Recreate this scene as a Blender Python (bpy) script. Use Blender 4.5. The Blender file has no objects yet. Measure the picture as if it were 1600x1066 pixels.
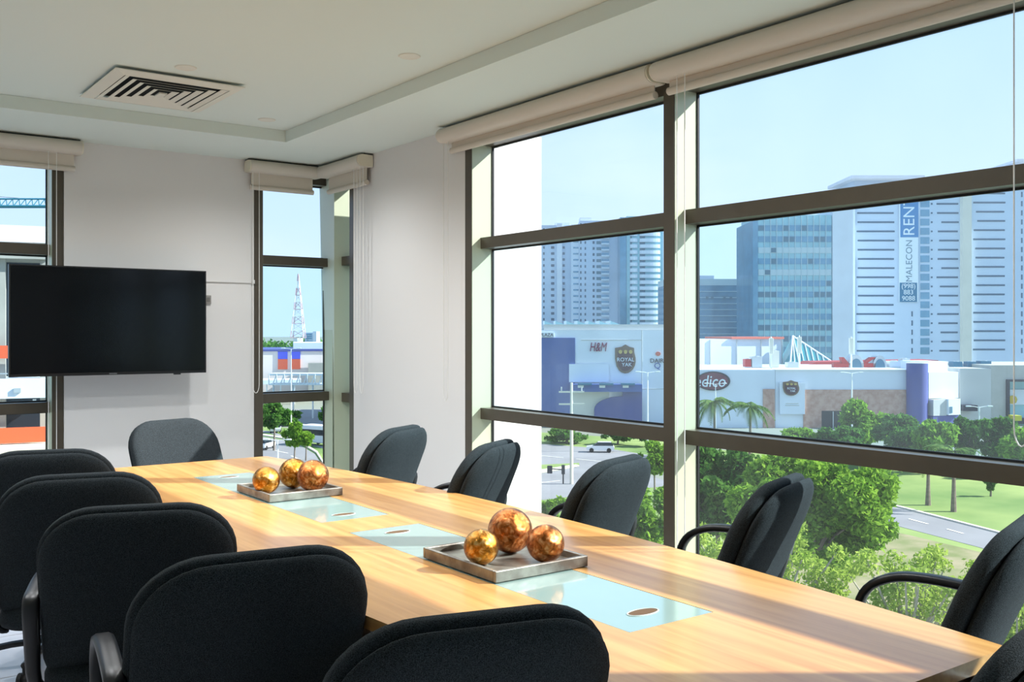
import bpy, bmesh, math, random
import numpy as np
from mathutils import Vector, Matrix
rad = math.radians
random.seed(7); rng = np.random.default_rng(11)
scn = bpy.context.scene
COL = scn.collection

# ------------------------------------------------------------------ camera, sky, sun, exposure
YAW = rad(36.4); S36, C36 = math.sin(YAW), math.cos(YAW)
EYE = 1.39; FPX = 1537.0; CX, CY = 800.0, 520.0
cam_d = bpy.data.cameras.new('camera'); cam = bpy.data.objects.new('camera', cam_d); COL.objects.link(cam)
cam.location = (0, 0, EYE); cam.rotation_euler = (rad(90), 0, -YAW)
cam_d.sensor_width = 36; cam_d.lens = FPX/1600*36; cam_d.shift_y = -13/1600
cam_d.clip_end = 6000; cam_d.clip_start = 0.05
scn.camera = cam
scn.view_settings.view_transform = 'Standard'; scn.view_settings.look = 'None'
scn.view_settings.gamma = 1; scn.view_settings.use_curve_mapping = False
scn.view_settings.exposure = 0.36

SUN_EL = rad(34.4)
sd = bpy.data.lights.new('sun', 'SUN'); sd.energy = 8.6; sd.angle = rad(0.6); sd.color = (1.0, .94, .86)
so = bpy.data.objects.new('sun', sd); COL.objects.link(so)
tos = Vector((C36*math.cos(SUN_EL), -S36*math.cos(SUN_EL), math.sin(SUN_EL)))
so.rotation_euler = tos.to_track_quat('Z', 'Y').to_euler(); so.location = (40, -30, 40)

w = bpy.data.worlds.new('sky'); scn.world = w; w.use_nodes = True
nt = w.node_tree; nt.nodes.clear()
o_ = nt.nodes.new('ShaderNodeOutputWorld'); bg = nt.nodes.new('ShaderNodeBackground')
tc = nt.nodes.new('ShaderNodeTexCoord'); sx = nt.nodes.new('ShaderNodeSeparateXYZ')
rmp = nt.nodes.new('ShaderNodeValToRGB')
nt.links.new(tc.outputs['Generated'], sx.inputs[0])
nt.links.new(sx.outputs['Z'], rmp.inputs[0])
e = rmp.color_ramp.elements
e[0].position = 0.0; e[0].color = (.66, .81, 1.0, 1)
e[1].position = 1.0; e[1].color = (.24, .40, .66, 1)
a = rmp.color_ramp.elements.new(.10); a.color = (.62, .785, 1.0, 1)
a = rmp.color_ramp.elements.new(.35); a.color = (.46, .67, .94, 1)
cn = nt.nodes.new('ShaderNodeTexNoise'); cn.inputs['Scale'].default_value = 3.0; cn.inputs['Detail'].default_value = 6
mp = nt.nodes.new('ShaderNodeMapping'); mp.inputs['Scale'].default_value = (1, 1, 3.0)
nt.links.new(tc.outputs['Generated'], mp.inputs[0]); nt.links.new(mp.outputs[0], cn.inputs['Vector'])
cr = nt.nodes.new('ShaderNodeValToRGB'); cr.color_ramp.elements[0].position = .5; cr.color_ramp.elements[1].position = .85
cr.color_ramp.elements[1].color = (.4, .4, .4, 1)
nt.links.new(cn.outputs[0], cr.inputs[0])
mx = nt.nodes.new('ShaderNodeMixRGB'); mx.inputs[2].default_value = (.92, .95, 1.0, 1)
nt.links.new(cr.outputs[0], mx.inputs[0]); nt.links.new(rmp.outputs[0], mx.inputs[1])
nt.links.new(mx.outputs[0], bg.inputs[0]); bg.inputs[1].default_value = 1.0
nt.links.new(bg.outputs[0], o_.inputs[0])

# ------------------------------------------------------------------ materials
def lin(c):
    return tuple((v/255/12.92 if v/255 <= .04045 else ((v/255+.055)/1.055)**2.4) for v in c)
MATS = {}
def mat(name, rgb, rough=.6, metal=0.0, var=.0, vscale=8, bump=0.0, bscale=60, spec=.5, rgb2=None, stretch=None, coat=0, sheen=0, emit=0):
    if name in MATS: return MATS[name]
    m = bpy.data.materials.new(name); m.use_nodes = True; t = m.node_tree; b = t.nodes['Principled BSDF']
    c = lin(rgb)
    b.inputs['Base Color'].default_value = (*c, 1); b.inputs['Roughness'].default_value = rough
    b.inputs['Metallic'].default_value = metal; b.inputs['Specular IOR Level'].default_value = spec
    b.inputs['Coat Weight'].default_value = coat; b.inputs['Coat Roughness'].default_value = .08
    b.inputs['Sheen Weight'].default_value = sheen
    if emit:
        b.inputs['Emission Color'].default_value = (*c, 1); b.inputs['Emission Strength'].default_value = emit
    if var or rgb2 or bump:
        tcn = t.nodes.new('ShaderNodeTexCoord'); mpn = t.nodes.new('ShaderNodeMapping')
        if stretch: mpn.inputs['Scale'].default_value = stretch
        t.links.new(tcn.outputs['Object'], mpn.inputs[0])
    if var or rgb2:
        n = t.nodes.new('ShaderNodeTexNoise'); n.inputs['Scale'].default_value = vscale; n.inputs['Detail'].default_value = 5
        t.links.new(mpn.outputs[0], n.inputs['Vector'])
        r = t.nodes.new('ShaderNodeValToRGB'); r.color_ramp.elements[0].position = .35; r.color_ramp.elements[1].position = .65
        c2 = lin(rgb2) if rgb2 else tuple(min(1, v*(1+var)) for v in c)
        c1 = c if rgb2 else tuple(v*(1-var) for v in c)
        r.color_ramp.elements[0].color = (*c1, 1); r.color_ramp.elements[1].color = (*c2, 1)
        t.links.new(n.outputs[0], r.inputs[0]); t.links.new(r.outputs[0], b.inputs['Base Color'])
    if bump:
        n2 = t.nodes.new('ShaderNodeTexNoise'); n2.inputs['Scale'].default_value = bscale; n2.inputs['Detail'].default_value = 4
        t.links.new(mpn.outputs[0], n2.inputs['Vector'])
        bp = t.nodes.new('ShaderNodeBump'); bp.inputs['Strength'].default_value = bump; bp.inputs['Distance'].default_value = .01
        t.links.new(n2.outputs[0], bp.inputs['Height']); t.links.new(bp.outputs[0], b.inputs['Normal'])
    MATS[name] = m
    return m

def glass_mat(name, tint, veil, refl=.06):
    m = bpy.data.materials.new(name); m.use_nodes = True; t = m.node_tree; t.nodes.clear()
    out = t.nodes.new('ShaderNodeOutputMaterial'); tr = t.nodes.new('ShaderNodeBsdfTransparent'); tr.inputs[0].default_value = (*tint, 1)
    gl = t.nodes.new('ShaderNodeBsdfGlossy'); gl.inputs['Roughness'].default_value = .01
    lw = t.nodes.new('ShaderNodeLayerWeight'); lw.inputs[0].default_value = .18
    mul = t.nodes.new('ShaderNodeMath'); mul.operation = 'MULTIPLY'; mul.inputs[1].default_value = .35
    t.links.new(lw.outputs['Fresnel'], mul.inputs[0])
    m1 = t.nodes.new('ShaderNodeMixShader'); t.links.new(mul.outputs[0], m1.inputs[0])
    t.links.new(tr.outputs[0], m1.inputs[1]); t.links.new(gl.outputs[0], m1.inputs[2])
    tl = t.nodes.new('ShaderNodeBsdfTranslucent'); tl.inputs[0].default_value = (.85, .93, 1, 1)
    # dust film, thicker in smears; also puts bluish outdoor haze into the pane
    tcn = t.nodes.new('ShaderNodeTexCoord'); n = t.nodes.new('ShaderNodeTexNoise'); n.inputs['Scale'].default_value = 2.5; n.inputs['Detail'].default_value = 5
    t.links.new(tcn.outputs['Object'], n.inputs['Vector'])
    ml = t.nodes.new('ShaderNodeMath'); ml.operation = 'MULTIPLY'; ml.inputs[1].default_value = veil*2
    t.links.new(n.outputs[0], ml.inputs[0])
    m2 = t.nodes.new('ShaderNodeMixShader'); t.links.new(ml.outputs[0], m2.inputs[0])
    t.links.new(m1.outputs[0], m2.inputs[1]); t.links.new(tl.outputs[0], m2.inputs[2])
    t.links.new(m2.outputs[0], out.inputs[0])
    return m

M = dict(
 wall=mat('wall_paint', (226, 224, 221), .9, bump=.02, bscale=180),
 ceil=mat('ceiling_paint', (220, 229, 221), .95, bump=.015, bscale=120),
 tile=mat('floor_tile', (214, 214, 222), .25, var=.04, vscale=3),
 grout=mat('floor_grout', (150, 150, 155), .9),
 bronze=mat('bronze_aluminium', (76, 69, 57), .36, metal=.0, var=.03, vscale=20),
 sunlit_side=mat('sunlit_side_tone', (196, 202, 176), .35, metal=.15),  # pale tone holding the sunlight on the post sides
 gasket=mat('black_gasket', (16, 20, 24), .6),
 blind=mat('blind_fabric', (212, 204, 190), .85, bump=.05, bscale=400),
 plastic_white=mat('cream_plastic', (225, 218, 196), .45),
 chain=mat('bead_chain', (232, 230, 224), .4),
 tvscreen=mat('tv_screen', (4, 5, 8), .12, spec=.35),
 tvbody=mat('tv_body', (12, 12, 14), .35),
 steel=mat('brushed_steel', (150, 150, 152), .35, metal=.9),
 fabric=mat('chair_fabric', (8, 8, 10), .95, rgb2=(60, 68, 72), vscale=650, bump=.25, bscale=500, spec=.2, sheen=.0),
 chplastic=mat('chair_plastic', (20, 21, 25), .38),
 rubber=mat('black_rubber', (14, 14, 15), .7),
 frost=mat('frosted_glass_inset', (138, 162, 157), .10, var=.02, vscale=3, coat=.3),
 port=mat('cable_port_rim', (198, 214, 208), .25),
 port_shade=mat('cable_port_shade', (92, 66, 40), .8),
 tray=mat('silver_leaf_tray', (168, 168, 158), .38, metal=.55, rgb2=(112, 104, 96), vscale=14, bump=.1, bscale=40),
 vent=mat('vent_paint', (222, 220, 206), .6),
 vent_shade=mat('vent_throat_shade', (20, 24, 24), .9),
 lampglass=mat('downlight_lens', (255, 250, 240), .5, emit=1.2),
)
def wood_mat():
    m = bpy.data.materials.new('beech_veneer'); m.use_nodes = True; t = m.node_tree; b = t.nodes['Principled BSDF']
    tcn = t.nodes.new('ShaderNodeTexCoord'); mpn = t.nodes.new('ShaderNodeMapping'); mpn.inputs['Scale'].default_value = (16, .9, 16)
    t.links.new(tcn.outputs['Object'], mpn.inputs[0])
    n = t.nodes.new('ShaderNodeTexNoise'); n.inputs['Scale'].default_value = 2.2; n.inputs['Detail'].default_value = 8; n.inputs['Distortion'].default_value = .4
    t.links.new(mpn.outputs[0], n.inputs['Vector'])
    r = t.nodes.new('ShaderNodeValToRGB'); r.color_ramp.elements[0].position = .3; r.color_ramp.elements[1].position = .7
    r.color_ramp.elements[0].color = (*lin((188, 130, 72)), 1); r.color_ramp.elements[1].color = (*lin((215, 163, 98)), 1)
    t.links.new(n.outputs[0], r.inputs[0]); t.links.new(r.outputs[0], b.inputs['Base Color'])
    b.inputs['Roughness'].default_value = .28; b.inputs['Coat Weight'].default_value = .15; b.inputs['Coat Roughness'].default_value = .15
    return m
M['wood'] = wood_mat()
def orb_mat(name, c1, c2, c3):
    m = bpy.data.materials.new(name); m.use_nodes = True; t = m.node_tree; b = t.nodes['Principled BSDF']
    tcn = t.nodes.new('ShaderNodeTexCoord')
    v = t.nodes.new('ShaderNodeTexVoronoi'); v.inputs['Scale'].default_value = 60; v.feature = 'DISTANCE_TO_EDGE'
    n = t.nodes.new('ShaderNodeTexNoise'); n.inputs['Scale'].default_value = 55; n.inputs['Detail'].default_value = 10; n.inputs['Distortion'].default_value = 1.0
    t.links.new(tcn.outputs['Object'], n.inputs['Vector']); t.links.new(n.outputs['Color'], v.inputs['Vector'])
    v.inputs['Scale'].default_value = 14
    r = t.nodes.new('ShaderNodeValToRGB'); el = r.color_ramp.elements
    el[0].position = .30; el[0].color = (*lin(c1), 1); el[1].position = .72; el[1].color = (*lin(c3), 1)
    k = el.new(.5); k.color = (*lin(c2), 1)
    t.links.new(n.outputs[0], r.inputs[0]); t.links.new(r.outputs[0], b.inputs['Base Color'])
    b.inputs['Metallic'].default_value = 1.0; b.inputs['Roughness'].default_value = .20
    bp = t.nodes.new('ShaderNodeBump'); bp.inputs['Strength'].default_value = .35; bp.inputs['Distance'].default_value = .003
    t.links.new(v.outputs[0], bp.inputs['Height']); t.links.new(bp.outputs[0], b.inputs['Normal'])
    return m
M['orb_copper'] = orb_mat('crackled_copper_leaf', (112, 60, 28), (190, 112, 54), (236, 184, 132))
M['orb_gold'] = orb_mat('crackled_gold_leaf', (110, 70, 24), (196, 130, 44), (238, 204, 136))
M['glass_mid'] = glass_mat('blue_tinted_glass', (.85, .95, 1.0), .020)
M['glass_low'] = glass_mat('clear_green_glass', (.95, .98, .975), .008)
M['glass_top'] = glass_mat('sky_tinted_glass', (.93, .965, 1.0), .014)

# ------------------------------------------------------------------ mesh helpers
class MB:
    def __init__(s): s.v = []; s.f = []
    def add(s, vs, fs):
        n = len(s.v); s.v += [tuple(p) for p in vs]; s.f += [tuple(i+n for i in q) for q in fs]; return s
    def box(s, x0, x1, y0, y1, z0, z1, ch=0):
        if ch:
            return s.cbox(x0, x1, y0, y1, z0, z1, ch)
        vs = [(x, y, z) for z in (z0, z1) for y in (y0, y1) for x in (x0, x1)]
        return s.add(vs, [(0,2,3,1),(4,5,7,6),(0,1,5,4),(2,6,7,3),(0,4,6,2),(1,3,7,5)])
    def cbox(s, x0, x1, y0, y1, z0, z1, c):   # chamfered box
        bm = bmesh.new(); bmesh.ops.create_cube(bm, size=1)
        for v in bm.verts:
            v.co = ((x0+x1)/2+v.co.x*(x1-x0), (y0+y1)/2+v.co.y*(y1-y0), (z0+z1)/2+v.co.z*(z1-z0))
        bmesh.ops.bevel(bm, geom=bm.edges[:], offset=c, segments=2, affect='EDGES', profile=.5)
        bm.verts.ensure_lookup_table(); bm.verts.index_update()
        s.add([v.co[:] for v in bm.verts], [[v.index for v in f.verts] for f in bm.faces]); bm.free(); return s
    def tube(s, path, r, n=8, caps=True, ry=None):
        P = [Vector(p) for p in path]; rs = r if isinstance(r, (list, tuple)) else [r]*len(P)
        base = len(s.v); up = None
        for i, p in enumerate(P):
            d = (P[min(i+1, len(P)-1)]-P[max(i-1, 0)]).normalized()
            if up is None:
                up = Vector((0, 0, 1)) if abs(d.z) < .9 else Vector((1, 0, 0))
            side = d.cross(up).normalized(); up = side.cross(d).normalized()
            for k in range(n):
                a = 2*math.pi*k/n
                rr = rs[i]; r2 = (ry if ry else rr)
                s.v.append(tuple(p+side*math.cos(a)*rr+up*math.sin(a)*r2))
        for i in range(len(P)-1):
            for k in range(n):
                a = base+i*n+k; b = base+i*n+(k+1) % n
                s.f.append((a, b, b+n, a+n))
        if caps:
            s.f.append(tuple(base+k for k in reversed(range(n)))); e0 = base+(len(P)-1)*n
            s.f.append(tuple(e0+k for k in range(n)))
        return s
    def prism(s, poly, z0, z1):
        n = len(poly)
        vs = [(x, y, z0) for x, y in poly]+[(x, y, z1) for x, y in poly]
        return s.add(vs, [tuple(reversed(range(n))), tuple(range(n, 2*n))]+[(k, (k+1) % n, n+(k+1) % n, n+k) for k in range(n)])
    def xprism(s, poly, y0, y1):     # polygon in x,z extruded along y
        n = len(poly)
        vs = [(x, y0, z) for x, z in poly]+[(x, y1, z) for x, z in poly]
        return s.add(vs, [tuple(range(n)), tuple(reversed(range(n, 2*n)))]+[(k, n+k, n+(k+1) % n, (k+1) % n) for k in range(n)])
    def yprism(s, poly, x0, x1):     # polygon in y,z extruded along x
        n = len(poly)
        vs = [(x0, y, z) for y, z in poly]+[(x1, y, z) for y, z in poly]
        return s.add(vs, [tuple(reversed(range(n))), tuple(range(n, 2*n))]+[(k, (k+1) % n, n+(k+1) % n, n+k) for k in range(n)])
    def lathe(s, prof, c=(0, 0, 0), n=20):
        base = len(s.v)
        for r, z in prof:
            for k in range(n):
                a = 2*math.pi*k/n; s.v.append((c[0]+r*math.cos(a), c[1]+r*math.sin(a), c[2]+z))
        for i in range(len(prof)-1):
            for k in range(n):
                a = base+i*n+k; b = base+i*n+(k+1) % n; s.f.append((a, b, b+n, a+n))
        s.f.append(tuple(base+k for k in reversed(range(n)))); e0 = base+(len(prof)-1)*n
        s.f.append(tuple(e0+k for k in range(n))); return s
    def ball(s, c, r, n=24, m=14, sq=1.0):
        return s.lathe([(max(1e-4, r*math.sin(math.pi*i/m)), -r*sq*math.cos(math.pi*i/m)) for i in range(m+1)], c, n)
    def mesh(s, name):
        me = bpy.data.meshes.new(name); me.from_pydata(s.v, [], s.f); me.update(); return me
    def build(s, name, m, parent=None, smooth=False, loc=None, rot=None, kind=None, label=None):
        me = s.mesh(name); me.materials.append(m)
        bm = bmesh.new(); bm.from_mesh(me); bmesh.ops.recalc_face_normals(bm, faces=bm.faces[:]); bm.to_mesh(me); bm.free()
        if smooth:
            for p in me.polygons: p.use_smooth = True
            if smooth != 'all':
                try: me.set_sharp_from_angle(angle=rad(40))
                except Exception: pass
        return link(name, me, parent, loc, rot, kind, label)
def link(name, me, parent=None, loc=None, rot=None, kind=None, label=None):
    o = bpy.data.objects.new(name, me); COL.objects.link(o)
    if parent: o.parent = parent
    if loc: o.location = loc
    if rot: o.rotation_euler = rot
    if kind: o['kind'] = kind
    if label: o['label'] = label
    return o
def tag(o, label, cat, group=None):
    o['label'] = label; o['category'] = cat
    if group: o['group'] = group
    return o
def thing(name, label, cat, loc=(0, 0, 0), rz=0, group=None):
    o = bpy.data.objects.new(name, None); COL.objects.link(o); o.empty_display_size = .1
    o.location = loc; o.rotation_euler = (0, 0, rz); return tag(o, label, cat, group)
def struct(name, loc=(0, 0, 0), rz=0):
    o = bpy.data.objects.new(name, None); COL.objects.link(o); o.location = loc; o.rotation_euler = (0, 0, rz); o['kind'] = 'structure'; return o
def copy_tree(o, parent=None):
    c = o.copy(); COL.objects.link(c); c.parent = parent
    for ch in o.children: copy_tree(ch, c)
    return c
def text_mesh(txt, size, m, name='lettering', parent=None, loc=(0, 0, 0), rot=(rad(90), 0, 0), depth=.02, align='CENTER', shear=0, sx=1.0):
    cu = bpy.data.curves.new('t', 'FONT'); cu.body = txt; cu.size = size; cu.extrude = depth; cu.align_x = align; cu.align_y = 'CENTER'; cu.shear = shear
    cu.resolution_u = 3
    ob = bpy.data.objects.new('t', cu); COL.objects.link(ob)
    dg = bpy.context.evaluated_depsgraph_get(); me = bpy.data.meshes.new_from_object(ob.evaluated_get(dg))
    bpy.data.objects.remove(ob); bpy.data.curves.remove(cu)
    me.materials.clear(); me.materials.append(m)
    o = link(name, me, parent, loc, rot); o.scale = (sx, 1, 1); return o

# ------------------------------------------------------------------ room shell
XW, YW = 3.04, 6.33          # inside faces of window wall and screen wall
XL, YN = -1.7, -2.2          # far left wall and wall behind the camera
ZC, ZS, ZT = 2.613, 2.543, 2.490   # coffer ceiling, soffit, head of the windows
OUT = 3.58; OUTY = 6.86; SLAB = 3.30
# floor with tiles
fl = struct('floor')
MB().box(XL-.2, OUT, YN-.2, OUTY, -.12, -.006).build('floor_bed', M['grout'], fl)
ts = .6
tile_me = MB().cbox(-ts/2+.003, ts/2-.003, -ts/2+.003, ts/2-.003, -.006, .0, .0015).mesh('tile'); tile_me.materials.append(M['tile'])
ty = YN
for i in range(8):
    for j in range(15):
        x = XL+ts*(i+.5)-.03; y = YN+ts*(j+.5)
        if x+ts/2 > XW+.1 or y+ts/2 > YW+.3: continue
        link('tile', tile_me, fl, (x, y, 0))
# ceiling coffer and soffits
c_ = MB().box(XL-.2, SLAB, YN-.2, OUTY-.25, ZC, ZC+.25).build('ceiling', M['ceil']); c_['kind'] = 'structure'
def sbox(name, *b, m='ceil'):
    o = MB().box(*b).build(name, M[m]); o['kind'] = 'structure'; return o
CX1, CY1 = 2.43, 5.605       # inner corner of the coffer
sbox('trim_1', CX1, SLAB, YN-.2, OUTY-.25, ZS, ZC-.001)
sbox('trim_2', XL-.2, CX1, CY1, OUTY-.25, ZS, ZC-.001)
sbox('trim_3', XL-.2, -.9, YN-.2, CY1, ZS, ZC-.001)
sbox('trim_4', -.9, CX1, YN-.2, -1.4, ZS, ZC-.001)
# walls
def wall(name, *boxes):
    mb = MB()
    for b in boxes: mb.box(*b)
    o = mb.build(name, M['wall']); o['kind'] = 'structure'; return o
wall('wall_right', (XW, OUT, 4.563, 5.90, -17, ZS), (XW+.02, OUT-.3, YN-.2, 4.563, ZT, ZS), (XW+.02, OUT-.3, 5.90, 6.45, ZT, ZS))
wall('wall_back', (1.335, 2.519, YW, OUTY-.25, -17, ZS), (XL-.2, -.25, YW, OUTY-.25, -17, ZS), (-.25, 1.335, YW+.02, OUTY-.25, ZT, ZS), (2.519, 3.28, YW+.02, OUTY-.3, ZT, ZS))
wall('wall_left', (XL-.2, XL, YN-.2, YW, 0, ZS))
wall('wall_front', (XL-.2, OUT, YN-.2, YN, 0, ZS))

# ------------------------------------------------------------------ windows
RAILS = ((.911, .973), (1.856, 1.917))
def window(n, t0, t1, face, left_post=True, right_post=True):
    """face 'x': wall plane X=XW, runs along Y ; face 'y': wall plane Y=YW, runs along X"""
    W_ = struct('window_%d' % n)
    def bx(mb, a0, a1, d0, d1, z0, z1):
        if face == 'x': mb.box(XW+d0, XW+d1, a0, a1, z0, z1)
        else: mb.box(a0, a1, YW+d0, YW+d1, z0, z1)
        return mb
    pw = .062; G = .145
    if left_post:
        bx(MB(), t0-pw, t0, 0, .15, .0, ZT).build('post', M['bronze'], W_)
    if right_post:
        bx(MB(), t1, t1+pw, 0, .15, .0, ZT).build('post', M['bronze'], W_)
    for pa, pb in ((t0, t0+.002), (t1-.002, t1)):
        bx(MB(), pa, pb, .004, G-.009, .0, ZT).build('sunlit_side_plate', M['sunlit_side'], W_, label='pale added plate coloured like a sunlit post side')  # added plates; brightness of the lit post sides put into their colour
    zs = [(.0, .075)]+list(RAILS)+[(ZT-.06, ZT)]
    for z0, z1 in zs:
        bx(MB(), t0, t1, .06, .15, z0, z1).build('rail', M['bronze'], W_)
    for k, gm in enumerate(('glass_low', 'glass_mid', 'glass_top')):
        z0 = zs[k][1]; z1 = zs[k+1][0]
        bx(MB(), t0+.002, t1-.002, G+.006, G+.012, z0, z1).build('pane', M[gm], W_)
        g = MB(); gw = .008
        bx(g, t0, t1, G-.008, G+.004, z0, z0+gw); bx(g, t0, t1, G-.008, G+.004, z1-gw, z1)
        bx(g, t0, t0+gw, G-.008, G+.004, z0+gw, z1-gw); bx(g, t1-gw, t1, G-.008, G+.004, z0+gw, z1-gw)
        g.build('gasket', M['gasket'], W_)
    return W_
window(1, 3.023, 4.501, 'x')
window(2, 1.483, 2.961, 'x', left_post=True, right_post=False)
window(3, -.057, 1.421, 'x', left_post=True, right_post=False)
window(4, -1.597, -.119, 'x', left_post=True, right_post=False)
window(5, 2.582, 3.10, 'y', right_post=False)
window(6, 5.962, 6.20, 'x', right_post=False)
window(7, -.19, 1.27, 'y')
# corner post between window_5 and window_6, a shade slimmer towards the floor
cp = MB().add([(3.128, 6.20, 0), (3.205, 6.20, 0), (3.205, 6.50, 0), (3.128, 6.50, 0), (3.075, 6.20, ZT), (3.205, 6.20, ZT), (3.205, 6.50, ZT), (3.075, 6.50, ZT)],
   [(0, 3, 2, 1), (4, 5, 6, 7), (0, 1, 5, 4), (1, 2, 6, 5), (2, 3, 7, 6), (3, 0, 4, 7)]).build('trim_5', mat('pale_post_paint', (214, 222, 206), .4)); cp['kind'] = 'structure'
# wall cap behind wall_front end of glazing
sbox('trim_6', XW, OUT, YN-.2, -1.66, 0, ZT, m='wall')

# ------------------------------------------------------------------ roller blinds
def chain_path(a, b, zt, zb, sway=0.0):
    p = []
    for k in range(13): p.append((a[0], a[1], zt+(zb+.06-zt)*k/12))
    for k in range(1, 8):
        t = math.pi*k/8; m = (1-math.cos(t))/2
        p.append((a[0]+(b[0]-a[0])*m, a[1]+(b[1]-a[1])*m, zb+.06-.06*math.sin(t)))
    for k in range(13): p.append((b[0], b[1], zb+.06+(zt-zb-.06)*k/12))
    return p
def blind(label, t0, t1, face, zb, chain_at=None, zchain=.95, gap=.0):
    o = thing('roller_blind', label, 'blind', ((XW-.04, (t0+t1)/2, zb) if face == 'x' else ((t0+t1)/2, YW-.04, zb)), 0, 'roller blinds over the windows')
    bx0 = o.location
    L = (t1-t0)/2
    def put(mb, name, m, smooth=False):
        # local: x along, y outward into room (negative), z up ; rotate for face x
        return mb.build(name, m, o, smooth)
    rot = (lambda p: (p[1], p[0], p[2])) if face == 'x' else (lambda p: p)
    def conv(mb):
        mb.v = [rot(p) for p in mb.v]; return mb
    zt = ZS-zb
    # cassette: rounded section in (depth,z)
    prof = []
    for k in range(9):
        a_ = rad(-90-180*k/8); prof.append((-.04+.042*math.cos(a_)*1.0, zt-.05+.040*math.sin(a_)))
    prof += [(.035, zt-.012), (.035, zt-.088)]
    put(conv(MB().yprism(prof, -L, L)), 'cassette', M['blind'], True)
    for e_ in (-1, 1):
        put(conv(MB().yprism([(p[0]*.96, (p[1]-zt+.05)*.96+zt-.05) for p in prof], *sorted((e_*(L+.0005), e_*(L+.0075))))), 'end_cap', M['plastic_white'])
    put(conv(MB().box(-L+.03, L-.03, .006, .010, .03, zt-.06)), 'fabric', M['blind'])
    put(conv(MB().tube([(-L+.025, .008, .017), (L-.025, .008, .017)], .017, 12)), 'bottom_rail', M['blind'], True)
    put(conv(MB().box(-L, L, -.02, .035, zt-.01, zt-.0005)), 'mounting_rail', mat('rail_mid_grey', (90, 92, 88), .6))  # plain mid grey strip between cassette and soffit
    if chain_at is not None:
        for side in chain_at:
            tx, zchain_ = side if isinstance(side, tuple) else (side, zchain)
            pa = (tx-.022, -.035, 0); pb = (tx+.022, -.035, 0)
            mb = MB(); P = chain_path(pa, pb, zt-.06, zchain_-zb)
            put(conv(mb.tube(P, .0022, 6)), 'bead_chain', M['chain'], True)
    return o
mb_ = blind
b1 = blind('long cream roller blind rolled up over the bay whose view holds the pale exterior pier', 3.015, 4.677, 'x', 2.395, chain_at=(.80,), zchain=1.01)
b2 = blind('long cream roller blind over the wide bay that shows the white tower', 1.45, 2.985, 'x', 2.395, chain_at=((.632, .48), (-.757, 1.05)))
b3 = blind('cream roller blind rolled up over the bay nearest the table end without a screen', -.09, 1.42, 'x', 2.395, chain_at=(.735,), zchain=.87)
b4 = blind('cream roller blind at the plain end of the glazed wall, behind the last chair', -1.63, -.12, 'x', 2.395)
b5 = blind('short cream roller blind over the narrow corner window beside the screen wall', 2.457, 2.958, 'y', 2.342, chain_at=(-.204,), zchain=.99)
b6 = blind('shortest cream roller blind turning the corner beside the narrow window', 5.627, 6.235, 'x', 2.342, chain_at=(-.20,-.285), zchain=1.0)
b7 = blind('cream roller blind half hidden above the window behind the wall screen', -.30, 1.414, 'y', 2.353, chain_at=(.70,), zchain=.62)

# ------------------------------------------------------------------ wall screen
tvx0, tvx1, tvy, tvz0, tvz1 = 1.0, 2.115, 6.10, 1.14, 1.776
tv = thing('television', 'large black flat screen television on an arm mount across window edge and wall', 'television', ((tvx0+tvx1)/2, tvy, tvz0))
Lx = (tvx1-tvx0)/2; Hz = tvz1-tvz0
MB().cbox(-Lx, Lx, 0.004, .035, 0, Hz, .004).build('casing', M['tvbody'], tv)
MB().cbox(-.36, .36, .035, .07, .06, .42, .01).build('rear_housing', M['tvbody'], tv)
MB().box(-Lx+.008, Lx-.008, 0.0, .0042, .016, Hz-.008).build('screen', M['tvscreen'], tv)
bz = MB(); bz.box(-Lx, Lx, -.002, .004, 0, .0155); bz.box(-Lx, Lx, -.002, .004, Hz-.0075, Hz); bz.box(-Lx, -Lx+.0075, -.002, .004, .0155, Hz-.0075); bz.box(Lx-.0075, Lx, -.002, .004, .0155, Hz-.0075)
bz.build('bezel', M['tvbody'], tv)
MB().box(-.022, .022, -.0028, -.0018, .005, .0105).build('maker_mark', M['steel'], tv)
MB().cbox(.36, .40, -.003, .02, -.008, .0, .002).build('sensor', M['tvbody'], tv)
arm = MB().box(.0, .44, .205, .229, .12, .46).build('wall_plate', M['tvbody'], tv)
MB().tube([(.25, .21, .3), (.1, .14, .3), (.0, .075, .3)], .018, 8).build('mount_arm', M['tvbody'], tv, True)
MB().box(-.15, .15, .07, .082, .1, .38).build('mount_plate', M['tvbody'], tv)
# cable raceway and small wall box beside the screen
rw = thing('cable_raceway', 'thin white cable raceway on the wall between screen and corner window', 'raceway', (2.3, YW, 1.73))
MB().box(-.20, .215, -.012, -.0005, -.008, .008).build('channel', M['wall'], rw); MB().box(.195, .219, -.016, -.0125, -.012, .012).build('end_piece', M['wall'], rw)
sk = thing('wall_switch', 'small grey wall switch just beside the black screen', 'switch', (2.205, YW, 1.605))
MB().cbox(-.02, .02, -.014, -.0005, -.028, .028, .003).build('plate', mat('switch_grey', (150, 146, 140), .5), sk); MB().box(-.010, .010, -.018, -.014, -.014, .014).build('rocker', mat('switch_dark', (110, 108, 104), .5), sk)

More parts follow.
